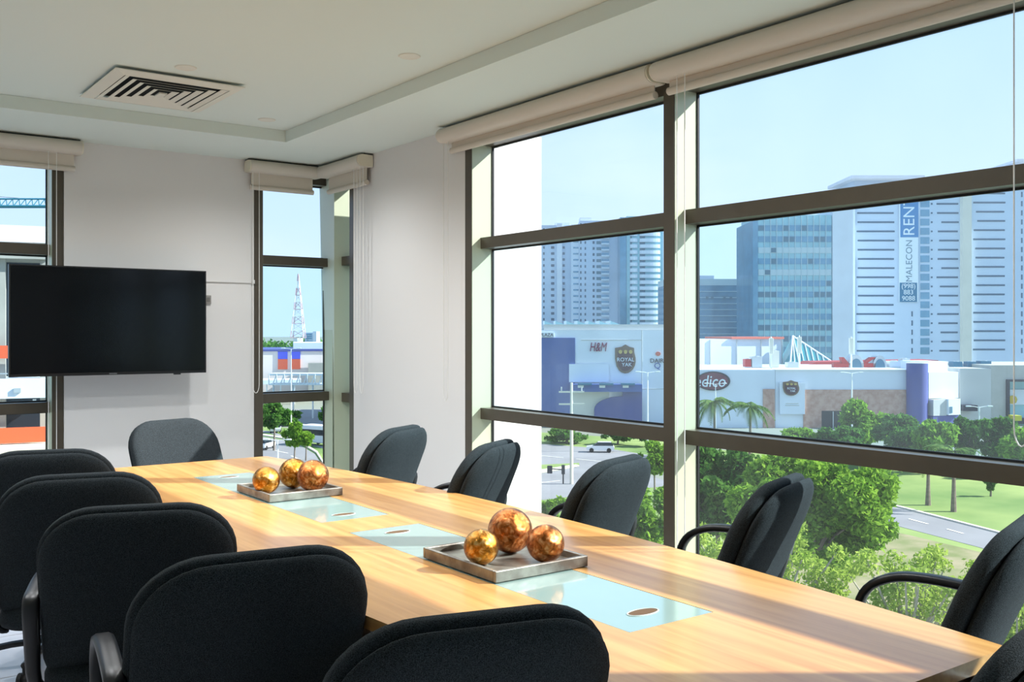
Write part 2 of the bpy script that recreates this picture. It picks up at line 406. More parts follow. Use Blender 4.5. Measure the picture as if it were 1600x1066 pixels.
# ------------------------------------------------------------------ ceiling diffuser and downlights
vx0, vx1, vy0, vy1 = 1.205, 1.815, 4.675, 5.355
vt = thing('air_diffuser', 'square off-white ceiling air diffuser with nested angled vanes', 'air vent', ((vx0+vx1)/2, (vy0+vy1)/2, ZC-.03))
hx, hy = (vx1-vx0)/2, (vy1-vy0)/2
MB().box(-hx+.05, hx-.05, -hy+.05, hy-.05, .026, .0285).build('throat_shade', M['vent_shade'], vt)  # flat dark plate, shade between the vanes put into its colour
def frame_ring(ix, iy, wd, z_out, z_in, th=.004):
    # square ring sloping from outer (z_out) to inner (z_in)
    mb = MB(); o = [(-ix, -iy), (ix, -iy), (ix, iy), (-ix, iy)]; n_ = [(-ix+wd, -iy+wd), (ix-wd, -iy+wd), (ix-wd, iy-wd), (-ix+wd, iy-wd)]
    vs = [(x, y, z_out) for x, y in o]+[(x, y, z_in) for x, y in n_]+[(x, y, z_out+th) for x, y in o]+[(x, y, z_in+th) for x, y in n_]
    fs = []
    for k in range(4):
        q = (k+1) % 4
        fs += [(k, q, 4+q, 4+k), (8+k, 12+k, 12+q, 8+q), (k, 8+k, 8+q, q), (4+k, 4+q, 12+q, 12+k)]
    return mb.add(vs, fs)
frame_ring(hx, hy, .055, .012, .0).build('frame', M['vent'], vt)
for k in range(5):
    d = .060+k*.046
    frame_ring(hx-d, hy-d, .026, .0, .0065, .0015).build('vane', M['vent'], vt)
MB().cbox(-hx+.285, hx-.285, -hy+.30, hy-.30, -.004, .004, .002).build('centre_plate', M['vent'], vt)
dl_ring = MB().lathe([(.030, -.002), (.046, -.004), (.050, -.001), (.050, .0), (.030, .0)], n=24).mesh('trim_ring'); dl_ring.materials.append(M['vent'])
dl_lens = MB().lathe([(.029, -.0015), (.029, -.0005)], n=20).mesh('lens'); dl_lens.materials.append(M['lampglass'])
ld = bpy.data.lights.new('downlight', 'SPOT'); ld.energy = 40; ld.spot_size = rad(150); ld.spot_blend = .9; ld.shadow_soft_size = .04; ld.color = (.96, .98, 1.0)
DL = [((2.215, 3.767), 'small recessed downlight in the coffer near the long blind'), ((1.48, 4.542), 'small recessed downlight next to the ceiling air diffuser'),
      ((2.217, 5.377), 'small recessed downlight in the coffer corner above the narrow window')]
DL += [((x, y), 'small recessed white downlight in the open coffer, away from diffuser and coffer corner') for x, y in ((.74, 3.767), (.74, 5.377), (1.48, 2.94), (2.215, 2.157), (0, 4.542))]
for (x, y), lb in DL:
    t_ = thing('downlight', lb, 'ceiling light', (x, y, ZC-.0005), 0, 'recessed ceiling downlights')
    link('trim_ring', dl_ring, t_); link('lens', dl_lens, t_)
    lo = bpy.data.objects.new('downlight_lamp', ld); COL.objects.link(lo); lo.parent = t_; lo.location = (0, 0, -.03)

# ------------------------------------------------------------------ table
TC, TY0, TY1, TZ = 1.578, 1.012, 4.858, .75
tb = thing('conference_table', 'long boat-shaped beech conference table with frosted glass insets', 'table', (TC, (TY0+TY1)/2, 0))
HL = (TY1-TY0)/2
def halfw(v, side):                     # v in -1..1
    mid = .578 if side > 0 else .556
    return .422+(mid-.422)*(1-abs(v)**2.0)
def table_poly(n=24, inset=0):
    R_ = [(halfw(-1+2*k/n, 1)-inset, (HL-inset)*(-1+2*k/n)) for k in range(n+1)]
    L_ = [(-halfw(1-2*k/n, -1)+inset, (HL-inset)*(1-2*k/n)) for k in range(n+1)]
    return R_+L_
GL = ((1.540, 2.845), (3.045, 4.345))   # two inset runs (world Y)
GX = .131
def top_mesh():
    # board built as strips so the insets are true recesses
    mb = MB(); n = 48; ys = sorted(set([-HL+2*HL*k/n for k in range(n+1)]+[y-(TY0+TY1)/2 for g in GL for y in g]))
    zt, zb = TZ, TZ-.03
    def inglass(y0, y1):
        m_ = (y0+y1)/2+(TY0+TY1)/2; return any(g[0] < m_ < g[1] for g in GL)
    for y0, y1 in zip(ys[:-1], ys[1:]):
        r0, r1 = halfw(y0/HL, 1), halfw(y1/HL, 1); l0, l1 = -halfw(y0/HL, -1), -halfw(y1/HL, -1)
        if inglass(y0, y1): segs = [((l0, l1), (-GX, -GX)), ((GX, GX), (r0, r1))]
        else: segs = [((l0, l1), (-GX, -GX)), ((-GX, -GX), (GX, GX)), ((GX, GX), (r0, r1))]
        for (a0, a1), (b0, b1) in segs:
            mb.add([(a0, y0, zt), (b0, y0, zt), (b1, y1, zt), (a1, y1, zt)], [(0, 1, 2, 3)])
        mb.add([(l0, y0, zb), (r0, y0, zb), (r1, y1, zb), (l1, y1, zb)], [(3, 2, 1, 0)])
        mb.add([(r0, y0, zb), (r1, y1, zb), (r1, y1, zt), (r0, y0, zt)], [(0, 1, 2, 3)])
        mb.add([(l0, y0, zb), (l1, y1, zb), (l1, y1, zt), (l0, y0, zt)], [(3, 2, 1, 0)])
    for y in (-HL, HL):
        r0, l0 = halfw(1, 1), -halfw(1, -1)
        mb.add([(l0, y, zb), (r0, y, zb), (r0, y, zt), (l0, y, zt)], [(0, 1, 2, 3)])
    for g in GL:      # recess walls
        a, b = g[0]-(TY0+TY1)/2, g[1]-(TY0+TY1)/2; zi = TZ-.012
        mb.add([(-GX, a, zi), (GX, a, zi), (GX, a, zt), (-GX, a, zt)], [(0, 1, 2, 3)]); mb.add([(-GX, b, zi), (GX, b, zi), (GX, b, zt), (-GX, b, zt)], [(0, 1, 2, 3)])
        mb.add([(-GX, a, zi), (-GX, b, zi), (-GX, b, zt), (-GX, a, zt)], [(0, 1, 2, 3)]); mb.add([(GX, a, zi), (GX, b, zi), (GX, b, zt), (GX, a, zt)], [(0, 1, 2, 3)])
        mb.add([(-GX, a, zi), (GX, a, zi), (GX, b, zi), (-GX, b, zi)], [(0, 1, 2, 3)])
    return mb
top_mesh().build('tabletop', M['wood'], tb)
for g in GL:
    a, b = g[0]-(TY0+TY1)/2, g[1]-(TY0+TY1)/2
    gp = MB().box(-GX+.002, GX-.002, a+.002, b-.002, TZ-.0119, TZ-.0004).build('glass_inset', M['frost'], tb, label='pale aqua frosted glass panel')
    for yy in (a+.095, b-.085):
        ov = [(.046*math.cos(2*math.pi*k/28), .023*math.sin(2*math.pi*k/28)) for k in range(28)]
        ovi = [(x*.93, y*.88) for x, y in ov]
        rim = MB(); n = 28
        rim.add([(x, y, .0) for x, y in ov]+[(x, y, .0014) for x, y in ov]+[(x, y, .0014) for x, y in ovi]+[(x, y, .0) for x, y in ovi],
                [(k, (k+1) % n, n+(k+1) % n, n+k) for k in range(n)]+[(n+k, n+(k+1) % n, 2*n+(k+1) % n, 2*n+k) for k in range(n)]+[(2*n+k, 2*n+(k+1) % n, 3*n+(k+1) % n, 3*n+k) for k in range(n)])
        rim.build('cable_port', M['port'], gp, loc=(0.0, yy, TZ-.0004))
        MB().prism(ovi, .0002, .0006).build('port_shade_disc', M['port_shade'], gp, loc=(0.0, yy, TZ-.0004))  # flat brown disc, the hole's inner shade put into its colour
for yy in (-1.05, 1.05):
    MB().cbox(-.19, .19, yy-.13, yy+.13, .03, TZ-.031, .004).build('pedestal', M['wood'], tb)
    MB().cbox(-.28, .28, yy-.17, yy+.17, .0, .03, .004).build('plinth', M['chplastic'], tb)
MB().box(-.02, .02, -.92, .92, .25, .60).build('modesty_panel', M['wood'], tb)

# ------------------------------------------------------------------ trays and orbs
def tray(x0, x1, y0, y1, label):
    t_ = thing('decor_tray', label, 'tray', ((x0+x1)/2, (y0+y1)/2, TZ+.0015), 0)
    a, b = (x1-x0)/2, (y1-y0)/2
    MB().box(-a+.012, a-.012, -b+.012, b-.012, 0, .012).build('tray_floor', M['tray'], t_)
    for (p, q, r_, s_) in ((-a, a, -b, -b+.012), (-a, a, b-.012, b), (-a, -a+.012, -b+.0125, b-.0125), (a-.012, a, -b+.0125, b-.0125)):
        MB().cbox(p, q, r_, s_, 0, .030, .0025).build('rim', M['tray'], t_)
    return t_
tray(1.452, 1.762, 2.040, 2.395, 'square silver leaf tray carrying the orbs at the chair-crowded open end')
tray(1.458, 1.762, 3.512, 3.845, 'square silver leaf tray carrying the orbs nearer the wall screen')
def orb(px, py, r, m, label, sq=1.0):
    zc = TZ+.0015+.012+r*sq; D = (EYE-zc)*FPX/(py-CY); u = (px-CX)/FPX
    x, y = D*(S36+u*C36), D*(C36-u*S36)
    o = MB().ball((0, 0, r*sq), r, 32, 20, sq).build('decor_orb', M[m], None, 'all', (x, y, TZ+.0015+.0121)); tag(o, label, 'decorative ball', 'crackled metallic orbs on the trays'); return o
orb(752, 855, .0480, 'orb_gold', 'smallest silvery gold crackled orb on the tray between the near glass panel cut-outs')
orb(797, 829, .0636, 'orb_copper', 'largest copper crackled orb at the back of its tray, between two smaller orbs')
orb(852.5, 849.5, .0516, 'orb_copper', 'mid-sized copper crackled orb touching the tray rim on the window side')
orb(416, 750.5, .0527, 'orb_gold', 'golden crackled orb standing apart on the tray closer to the wall screen')
orb(459, 739.5, .0597, 'orb_gold', 'dark gold crackled orb partly hidden behind its neighbour on the screen-side tray')
orb(489, 743.5, .0622, 'orb_copper', 'speckled copper orb on the screen-side tray, at its window-side rim')

# ------------------------------------------------------------------ chairs
BW, BH, BZT, TILT, BT = .512, .52, .932, .326, .096
def rring(W_, H_, rt, rb, n=9):
    p = []
    for (x0, z0, r, a0) in ((W_/2-rt, H_-rt, rt, 0), (-W_/2+rt, H_-rt, rt, 90), (-W_/2+rb, rb, rb, 180), (W_/2-rb, rb, rb, 270)):
        for k in range(n):
            a_ = rad(a0+90*k/(n-1)); p.append((x0+r*math.cos(a_), z0+r*math.sin(a_)))
    return p
def pad(W_, H_, rt, rb, y0, y1, rings0, rings1, xf):
    """cushion: closed surface with rings (inset, depth) at the y0 side and the y1 side"""
    mb = MB(); n = 36; seq = []
    for ins, dp in rings0: seq.append((ins, y0+dp))
    for ins, dp in rings1: seq.append((ins, y1-dp))
    for ins, y in seq:
        for x, z in rring(W_-2*ins, H_-2*ins, max(rt-ins*.9, .02), max(rb-ins*.9, .015)):
            mb.v.append(xf(x, y, z+ins))
    for i in range(len(seq)-1):
        for k in range(n):
            a_ = i*n+k; b_ = i*n+(k+1) % n; mb.f.append((a_, b_, b_+n, a_+n))
    mb.f.append(tuple(reversed(range(n)))); mb.f.append(tuple((len(seq)-1)*n+k for k in range(n)))
    return mb
def back_xf(x, y, s):
    s_ = s-BH/2
    return (x, -.24-math.sin(TILT)*s_+y-.010*(s_/(BH/2))**2+.35*x*x-.012*math.sin(s_*9), BZT-BH/2*math.cos(TILT)+s_*math.cos(TILT)+math.sin(TILT)*y*.3)
def make_chair():
    t_ = thing('office_chair', 'x', 'chair', (0, 0, 0), 0, 'black fabric conference chairs around the table')
    soft = [(.13, -.004), (.08, -.003), (.045, .0), (.022, .006), (.008, .016), (.0, .030)]
    front = pad(BW, BH, .155, .07, -.006, .048, [(.02, .0), (.008, .004), (.001, .012), (.0, .02)], [(.0, .022), (.006, .012), (.020, .004), (.045, .0), (.09, -.002), (.15, -.003)], back_xf)
    fp = front.build('backrest', M['fabric'], t_, 'all')
    rear = pad(BW-.012, BH-.012, .150, .066, -.048, -.008, [(.16, -.006), (.10, -.005), (.055, -.001), (.028, .005), (.012, .014), (.003, .024)], [(.003, .012), (.010, .004), (.02, .0)], lambda x, y, s: back_xf(x, y, s+.006))
    rp = rear.build('back_pad', M['fabric'], t_, 'all')
    # seat
    def sxf(x, y, z):   # ring plane (x,z)->(x, forward) , y-> height
        return (x, -.235+z+.0, .445+y - .018*max(0, (z-.36)/.12)**2)
    seat = pad(.50, .49, .12, .09, -.035, .045, [(.06, .0), (.02, .004), (.004, .014), (.0, .028)], [(.0, .030), (.006, .016), (.022, .005), (.06, .0), (.14, -.002)], sxf)
    seat.build('seat', M['fabric'], t_, 'all')
    MB().cbox(-.13, .13, -.12, .14, .375, .409, .008).build('mechanism', M['chplastic'], t_)
    MB().tube([(0, -.08, .385), (0, -.20, .385), (0, -.235, .42), (0, -.225, .52)], .022, 8, ry=.010).build('back_bracket', M['chplastic'], t_, True)
    # loop arm rests
    for s_ in (-1, 1):
        x = s_*.272
        pth = [(s_*.235, -.14, .402), (x, -.16, .44), (x, -.205, .56), (x, -.228, .645), (x, -.212, .674), (x, -.15, .684), (x, -.06, .692), (x, .03, .690), (x, .09, .674), (x, .14, .640), (x, .165, .58), (x, .15, .47), (x, .11, .42), (s_*.235, .08, .402)]
        wd0 = [.014, .018, .021, .022, .023, .023, .023, .023, .023, .022, .021, .018, .016, .014]
        A = MB(); Q = [Vector(p) for p in pth]; P = []; wd = []
        for i in range(len(Q)-1):          # smooth the strap path
            p0, p1, p2, p3 = Q[max(i-1, 0)], Q[i], Q[i+1], Q[min(i+2, len(Q)-1)]
            for t in (0, .33, .67):
                P.append(.5*((2*p1)+(p2-p0)*t+(2*p0-5*p1+4*p2-p3)*t*t+(3*p1-p0-3*p2+p3)*t**3)); wd.append(wd0[i]+(wd0[i+1]-wd0[i])*t)
        P.append(Q[-1]); wd.append(wd0[-1])
        # flat strap section swept along path in the y,z plane
        n = 8; base = 0
        for i, p in enumerate(P):
            d = (P[min(i+1, len(P)-1)]-P[max(i-1, 0)]); d.x = 0; d.normalize()
            nrm = Vector((0, -d.z, d.y))
            for k in range(n):
                a_ = 2*math.pi*(k+.5)/n; cxx = math.copysign(abs(math.cos(a_))**.6, math.cos(a_)); syy = math.copysign(abs(math.sin(a_))**.6, math.sin(a_))
                q = p+Vector((1, 0, 0))*cxx*wd[i]+nrm*syy*.0135
                A.v.append(tuple(q))
        for i in range(len(P)-1):
            for k in range(n):
                a_ = i*n+k; b_ = i*n+(k+1) % n; A.f.append((a_, b_, b_+n, a_+n))
        A.f.append(tuple(reversed(range(n)))); A.f.append(tuple((len(P)-1)*n+k for k in range(n)))
        A.build('armrest', M['chplastic'], t_, 'all')
    MB().lathe([(.026, 0), (.026, .17), (.018, .175), (.018, .265)], (0, 0, .11), 16).build('gas_lift', M['chplastic'], t_, True)
    MB().lathe([(.045, 0), (.05, .01), (.045, .05), (.03, .06)], (0, 0, .075), 16).build('hub', M['chplastic'], t_, True)
    # five-star base: each leg with its castor
    leg = MB().tube([(.03, 0, .105), (.16, 0, .098), (.27, 0, .082)], [.024, .020, .015], 8, ry=.014).mesh('leg'); leg.materials.append(M['chplastic'])
    cas = MB(); cas.tube([(.27, -.022, .027), (.27, -.006, .027)], .027, 14); cas.tube([(.27, .006, .027), (.27, .022, .027)], .027, 14); cas.tube([(.27, 0, .03), (.27, 0, .085)], .008, 8)
    cas.box(.25, .287, -.0055, .0055, .022, .056)
    cm = cas.mesh('castor'); cm.materials.append(M['rubber'])
    for k in range(5):
        l_ = link('leg', leg, t_, rot=(0, 0, rad(90+72*k+18))); link('castor', cm, l_)
    return t_
proto = make_chair()
CH = [  # back position x, y, facing angle (clockwise from +Y), label
 (.835, 4.235, 16, 'black fabric office chair on the shaded side, nearest the wall screen'),
 (.785, 3.470, 14.2, 'black fabric office chair on the shaded side, second from the wall screen'),
 (.775, 2.763, 19, 'black fabric office chair on the shaded side, middle of its row of five'),
 (.808, 2.048, 9, 'black fabric office chair on the shaded side, fourth from the wall screen'),
 (.935, 1.40, 15, 'black fabric office chair on the shaded side, last of its row, farthest from the screen'),
 (2.375, 4.236, -30, 'sunlit dark fabric office chair against the white pier by the corner window'),
 (2.36, 3.430, -30, 'dark fabric office chair standing before the bright exterior pier, second from the corner'),
 (2.435, 2.740, -19.5, 'dark fabric office chair in front of the window view with the white car'),
 (2.515, 2.063, -19.4, 'dark fabric office chair before the leafy trees with a shadow stripe down its back edge'),
 (2.40, 1.265, -16, 'dark fabric office chair beside the table corner, its looped armrest against the bushes'),
 (1.640, 5.165, 164, 'dark fabric office chair at the table head under the wall screen, facing down the table'),
 (1.664, .836, -8, 'black fabric office chair at the open table end, opposite the wall screen'),
]
for i, (x, y, ph, lb) in enumerate(CH):
    c = proto if i == 0 else copy_tree(proto)
    p = rad(ph); c.location = (x+.24*math.sin(p), y+.24*math.cos(p), 0); c.rotation_euler = (0, 0, -p); c['label'] = lb

#EXTERIOR
# ------------------------------------------------------------------ outside: helpers in a frame that looks out of the glazed corner
GZ = -16.61; GDROP = EYE-GZ
def ew(r, D): return (D*S36+r*C36, D*C36-r*S36)
def er(x, D): return (x-CX)*D/FPX
def ez(y, D): return EYE-(y-CY)*D/FPX
def gd(y): return GDROP*FPX/(y-CY)          # ground distance under a sight line
def gpt(x, y):
    D = gd(y); return ew(er(x, D), D)
class Ext:
    """a building whose parts are laid out in metres from its base point, front face at local y=0"""
    def __init__(s, name, label, cat, x, D, rot=0, group=None, base=GZ):
        s.x, s.D, s.base = x, D, base
        X, Y = ew(er(x, D), D); s.o = thing(name, label, cat, (X, Y, base), -YAW+rot, group)
    def lx(s, x): return (x-s.x)*s.D/FPX
    def lz(s, y): return ez(y, s.D)-s.base
    def box(s, name, x0, x1, y0, y1, d0, d1, m, parent=None, label=None):
        z0 = 0 if y1 is None else s.lz(y1)
        return MB().box(s.lx(x0), s.lx(x1), d0, d1, z0, s.lz(y0)).build(name, m, parent or s.o, label=label)
X_ = dict(
 white=mat('white_render', (224, 230, 238), .85, var=.03, vscale=.2),
 cream=mat('cream_render', (222, 218, 204), .85, var=.04, vscale=.2),
 grey=mat('grey_render', (196, 196, 192), .85, var=.05, vscale=.15),
 conc=mat('rough_concrete', (172, 166, 156), .9, var=.12, vscale=.3),
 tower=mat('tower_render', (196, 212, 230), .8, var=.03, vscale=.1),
 slit=mat('tower_window_glass', (62, 92, 118), .15),
 bal=mat('balcony_slab', (222, 232, 242), .8),
 glassblue=mat('curtain_glass', (104, 152, 178), .12, metal=.3, var=.10, vscale=.25),
 glassgreen=mat('spandrel_glass', (150, 196, 206), .15, metal=.2, var=.06, vscale=.2),
 glassdark=mat('open_window_glass', (84, 122, 142), .15),
 mull=mat('facade_mullion', (190, 210, 216), .4),
 bluepanel=mat('blue_cladding', (62, 92, 158), .6, var=.05, vscale=.3),
 violet=mat('violet_blue_cladding', (78, 84, 146), .55, var=.05, vscale=.3),
 brick=mat('salmon_stone', (206, 168, 150), .9, rgb2=(184, 142, 126), vscale=1.2),
 dark=mat('dark_shopfront', (36, 44, 54), .3),
 red=mat('red_roof_metal', (172, 54, 56), .6),
 redlite=mat('terracotta_roof', (214, 116, 100), .8),
 teal=mat('teal_canopy', (38, 110, 140), .5),
 steelw=mat('white_steel', (236, 238, 238), .45),
 galv=mat('galvanised_duct', (196, 200, 202), .35, metal=.5),
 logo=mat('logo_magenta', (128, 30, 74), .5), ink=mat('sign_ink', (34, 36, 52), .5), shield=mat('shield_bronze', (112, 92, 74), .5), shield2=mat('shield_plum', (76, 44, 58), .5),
 gold=mat('shield_gold', (196, 170, 96), .5), oxide=mat('oval_sign_maroon', (104, 40, 62), .5), bannerb=mat('banner_blue', (44, 128, 186), .6), banner2=mat('banner_teal', (20, 112, 150), .6), bannerw=mat('banner_white', (226, 236, 242), .7),
 urban=mat('dusty_urban_ground', (132, 138, 128), .95, var=.1, vscale=.02),
 grass=mat('mown_grass', (96, 128, 62), .95, rgb2=(140, 160, 92), vscale=.08),
 asphalt=mat('road_asphalt', (136, 138, 144), .9, var=.10, vscale=.15), paint=mat('road_paint', (238, 238, 234), .8), kerb=mat('kerb_concrete', (216, 210, 196), .9),
 dry=mat('dry_scrub_ground', (150, 142, 112), .95, rgb2=(112, 122, 72), vscale=.4),
 bark=mat('grey_bark', (126, 116, 106), .9, var=.2, vscale=3), pale_bark=mat('bleached_branch', (176, 168, 160), .9, var=.15, vscale=5),
 orange=mat('orange_netting', (226, 96, 56), .8), cargl=mat('car_glass', (30, 40, 48), .1), tyre=mat('tyre', (20, 20, 22), .8),
)
def leaf_mat(name, c1, c2):
    m = bpy.data.materials.new(name); m.use_nodes = True; t = m.node_tree; t.nodes.clear()
    out = t.nodes.new('ShaderNodeOutputMaterial'); di = t.nodes.new('ShaderNodeBsdfDiffuse'); tl = t.nodes.new('ShaderNodeBsdfTranslucent'); mxs = t.nodes.new('ShaderNodeMixShader')
    g = t.nodes.new('ShaderNodeNewGeometry'); r = t.nodes.new('ShaderNodeValToRGB'); r.color_ramp.elements[0].color = (*lin(c1), 1); r.color_ramp.elements[1].color = (*lin(c2), 1)
    t.links.new(g.outputs['Random Per Island'], r.inputs[0]); t.links.new(r.outputs[0], di.inputs[0]); t.links.new(r.outputs[0], tl.inputs[0])
    mxs.inputs[0].default_value = .4; t.links.new(di.outputs[0], mxs.inputs[1]); t.links.new(tl.outputs[0], mxs.inputs[2]); t.links.new(mxs.outputs[0], out.inputs[0]); return m
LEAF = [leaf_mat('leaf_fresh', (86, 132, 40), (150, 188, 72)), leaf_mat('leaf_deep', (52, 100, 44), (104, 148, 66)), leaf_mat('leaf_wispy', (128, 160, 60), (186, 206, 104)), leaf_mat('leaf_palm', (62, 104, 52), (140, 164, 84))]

# ---- ground, lawn, roads
g_ = MB().add([(-3000, -3000, GZ), (3000, -3000, GZ), (3000, 4000, GZ), (-3000, 4000, GZ)], [(0, 1, 2, 3)]).build('ground', X_['urban']); g_['kind'] = 'structure'
def ribbon(name, left, right, z, m):
    mb = MB(); n = len(left)
    mb.add([(*p, z) for p in left]+[(*p, z) for p in right]+[(*p, GZ) for p in left]+[(*p, GZ) for p in right],
           [(k, k+1, n+k+1, n+k) for k in range(n-1)]+[(k, 2*n+k, 2*n+k+1, k+1) for k in range(n-1)]+[(n+k, n+k+1, 3*n+k+1, 3*n+k) for k in range(n-1)])
    o = mb.build(name, m); o['kind'] = 'structure'; return o
def G(*pts): return [gpt(x, y) for x, y in pts]
ribbon('lawn', G((1060, 700), (1300, 712), (1500, 716), (1760, 720)), G((1060, 748), (1300, 775), (1500, 818), (1760, 885)), GZ+.015, X_['grass'])
ribbon('verge', G((1060, 770), (1400, 822), (1530, 856), (1700, 905)), G((1060, 1010), (1400, 1010), (1530, 1010), (1700, 1030)), GZ+.015, X_['grass'])
ribbon('avenue_lawn', G((560, 672), (846, 676), (1060, 690)), G((560, 690), (846, 698), (1060, 722)), GZ+.015, X_['grass'])
ribbon('island_lawn', G((700, 722), (846, 727), (905, 724)), G((700, 734), (846, 736), (905, 728)), GZ+.06, X_['grass'])
ribbon('near_lawn', G((700, 780), (846, 775), (1060, 752)), G((700, 1010), (846, 1010), (1060, 1010)), GZ+.015, X_['grass'])
ribbon('bend_lawn', G((330, 665), (440, 668), (530, 680), (560, 690)), G((330, 780), (440, 790), (530, 800), (560, 810)), GZ+.015, X_['grass'])
ribbon('road', G((1180, 752), (1400, 793), (1555, 833), (1720, 880)), G((1180, 778), (1400, 822), (1530, 856), (1690, 905)), GZ+.04, X_['asphalt'])
ribbon('kerb', G((1180, 750), (1400, 791), (1555, 831), (1720, 878)), G((1180, 751.5), (1400, 792.8), (1555, 832.8), (1720, 879.8)), GZ+.16, X_['kerb'])
ribbon('avenue', G((560, 686), (700, 690), (846, 694), (960, 703), (1040, 716), (1180, 735)), G((560, 722), (700, 724), (846, 729), (960, 732), (1040, 742), (1180, 752)), GZ+.04, X_['asphalt'])
ribbon('side_road', G((700, 738), (846, 741), (905, 730), (960, 727)), G((700, 790), (846, 782), (930, 772), (1060, 758)), GZ+.05, X_['asphalt'])
ribbon('grass_island_kerb', G((700, 733), (846, 735.5), (900, 727.5)), G((700, 736), (846, 739), (905, 729)), GZ+.16, X_['kerb'])
ribbon('curved_road', G((330, 682), (413, 683.5), (440, 688), (470, 697), (492, 710), (502, 725), (506, 745)), G((330, 725), (380, 730), (413, 742), (430, 752), (440, 765), (445, 775), (447, 790)), GZ+.04, X_['asphalt'])
ribbon('curved_kerb', G((330, 678), (413, 680), (442, 684), (473, 693), (496, 707), (506, 724), (510, 745)), G((330, 680.5), (413, 682), (441, 686.2), (471.5, 695.2), (494, 708.6), (504, 724.5), (508, 745)), GZ+.2, X_['kerb'])
ribbon('far_street', G((330, 668), (420, 674), (470, 689), (515, 700)), G((330, 671), (420, 677), (470, 692), (515, 704)), GZ+.05, X_['asphalt'])
ribbon('scrub_verge', G((1130, 815), (1400, 832), (1560, 870), (1700, 930)), G((1130, 1000), (1400, 1000), (1560, 1000), (1700, 1020)), GZ+.03, X_['dry'])
ribbon('parking_lot', G((380, 640), (560, 640)), G((380, 664), (560, 664)), GZ+.03, X_['asphalt'])
for x0, y0, x1, y1 in ((846, 713, 880, 716), (900, 718, 940, 722), (846, 755, 875, 752), (1420, 812, 1450, 820), (1480, 828, 1505, 835), (430, 705, 450, 709), (455, 713, 470, 720)):
    a, b = Vector(gpt(x0, y0)), Vector(gpt(x1, y1)); nrm = (b-a).normalized(); nrm = Vector((-nrm.y, nrm.x))*.12
    st = MB().add([(*(a+nrm), GZ+.07), (*(b+nrm), GZ+.07), (*(b-nrm), GZ+.07), (*(a-nrm), GZ+.07)], [(0, 1, 2, 3)]).build('lane_marking', X_['paint']); st['kind'] = 'structure'

# ---- white tower with slit windows and a hanging banner
T = Ext('residential_tower', 'tall white tower with slit windows and a hanging rental banner', 'building', 1460, 360)
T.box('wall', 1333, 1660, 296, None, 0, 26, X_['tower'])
T.box('pillar', 1500, 1514, 290, None, -2.2, -.01, X_['cream']); T.box('edge_fin', 1331, 1334.5, 296, None, -1.2, -.01, X_['white'])
rf = T.box('roof_slab', 1326, 1440, 276, 281, -3, 24, X_['white']); T.box('roof_house', 1338, 1660, 281, 296, 2, 22, X_['tower']); T.box('roof_canopy', 1585, 1670, 250, 254, -2, 20, X_['white']); T.box('roof_post', 1600, 1604, 254, 296, 4, 5, X_['white'])
for k in range(18):
    y = 303+14.35*k
    for (xa, xb) in ((1338, 1398), (1463, 1498), (1520, 1571)):
        j = random.uniform(0, 8 if xa != 1338 else 3); dy = 0 if xa < 1500 else -2
        T.box('slit_window', xa+j, xb-random.uniform(0, 2), y+dy, y+dy+2.6, -.12, .1, X_['slit'])
    T.box('column_window', 1438, 1452, y-4, y+6.5, -.15, .1, X_['glassblue'])
    T.box('small_window', 1454.5, 1457, y, y+2.6, -.12, .1, X_['slit'])
    T.box('vent_slot', 1595.5, 1597.5, y-3, y+5, -.12, .1, X_['slit'])
    if k > 12: T.box('vent_slot', 1424, 1426, y-3, y+5, -.12, .1, X_['slit'])
bn = T.box('banner', 1404, 1434, 318, 472, -.45, -.3, X_['bannerw'])
T.box('banner_block', 1406, 1434, 310, 371, -.55, -.452, X_['bannerb'], bn); T.box('banner_block', 1405, 1432, 442, 472, -.55, -.452, X_['banner2'], bn)
def ttext(e_, txt, x, y, size_px, m, parent, vertical=False, dpt=-.62, shear=0, sx=1.0):
    return text_mesh(txt, size_px*e_.D/FPX, m, 'lettering', parent, (e_.lx(x), dpt, e_.lz(y)), (rad(90), rad(-90) if vertical else 0, 0), depth=.03, shear=shear, sx=sx)
ttext(T, 'RENT', 1420, 338, 25, X_['bannerw'], bn, True); ttext(T, 'MALECON', 1420, 408, 14, mat('banner_grey_ink', (110, 140, 160), .6), bn, True, dpt=-.5)
for k, s_ in enumerate(('(998)', '883', '9088')): ttext(T, s_, 1418.5, 447.5+9.6*k, 10.5, X_['bannerw'], bn)
# ---- glass office block
T = Ext('glass_office', 'blue green glass office slab beside the white tower', 'building', 1240, 335)
T.box('wall', 1184, 1300, 336, None, .3, 24, X_['glassgreen']); T.box('edge_strip', 1176, 1184, 345, None, -.4, 24, X_['glassblue'])
T.box('white_flank', 1300.5, 1332, 326, None, -.5, 20, X_['white'])
for k in range(13):
    y = 352+17.3*k
    T.box('window_band', 1185, 1299, y, y+9, .05, .28, X_['glassblue'] if k not in (2, 4) else X_['mull'])
    for x in [1185+i*9.5 for i in range(12)]:
        if random.random() < (.55 if k in (0, 6, 9, 10) else .10): T.box('open_window', x+.6, x+8.6, y+.8, y+8, -.05, .04, X_['glassdark'])
for i in range(1, 12): T.box('mullion', 1184.5+i*9.6, 1185.3+i*9.6, 337, 575, -.15, .29, X_['mull'])
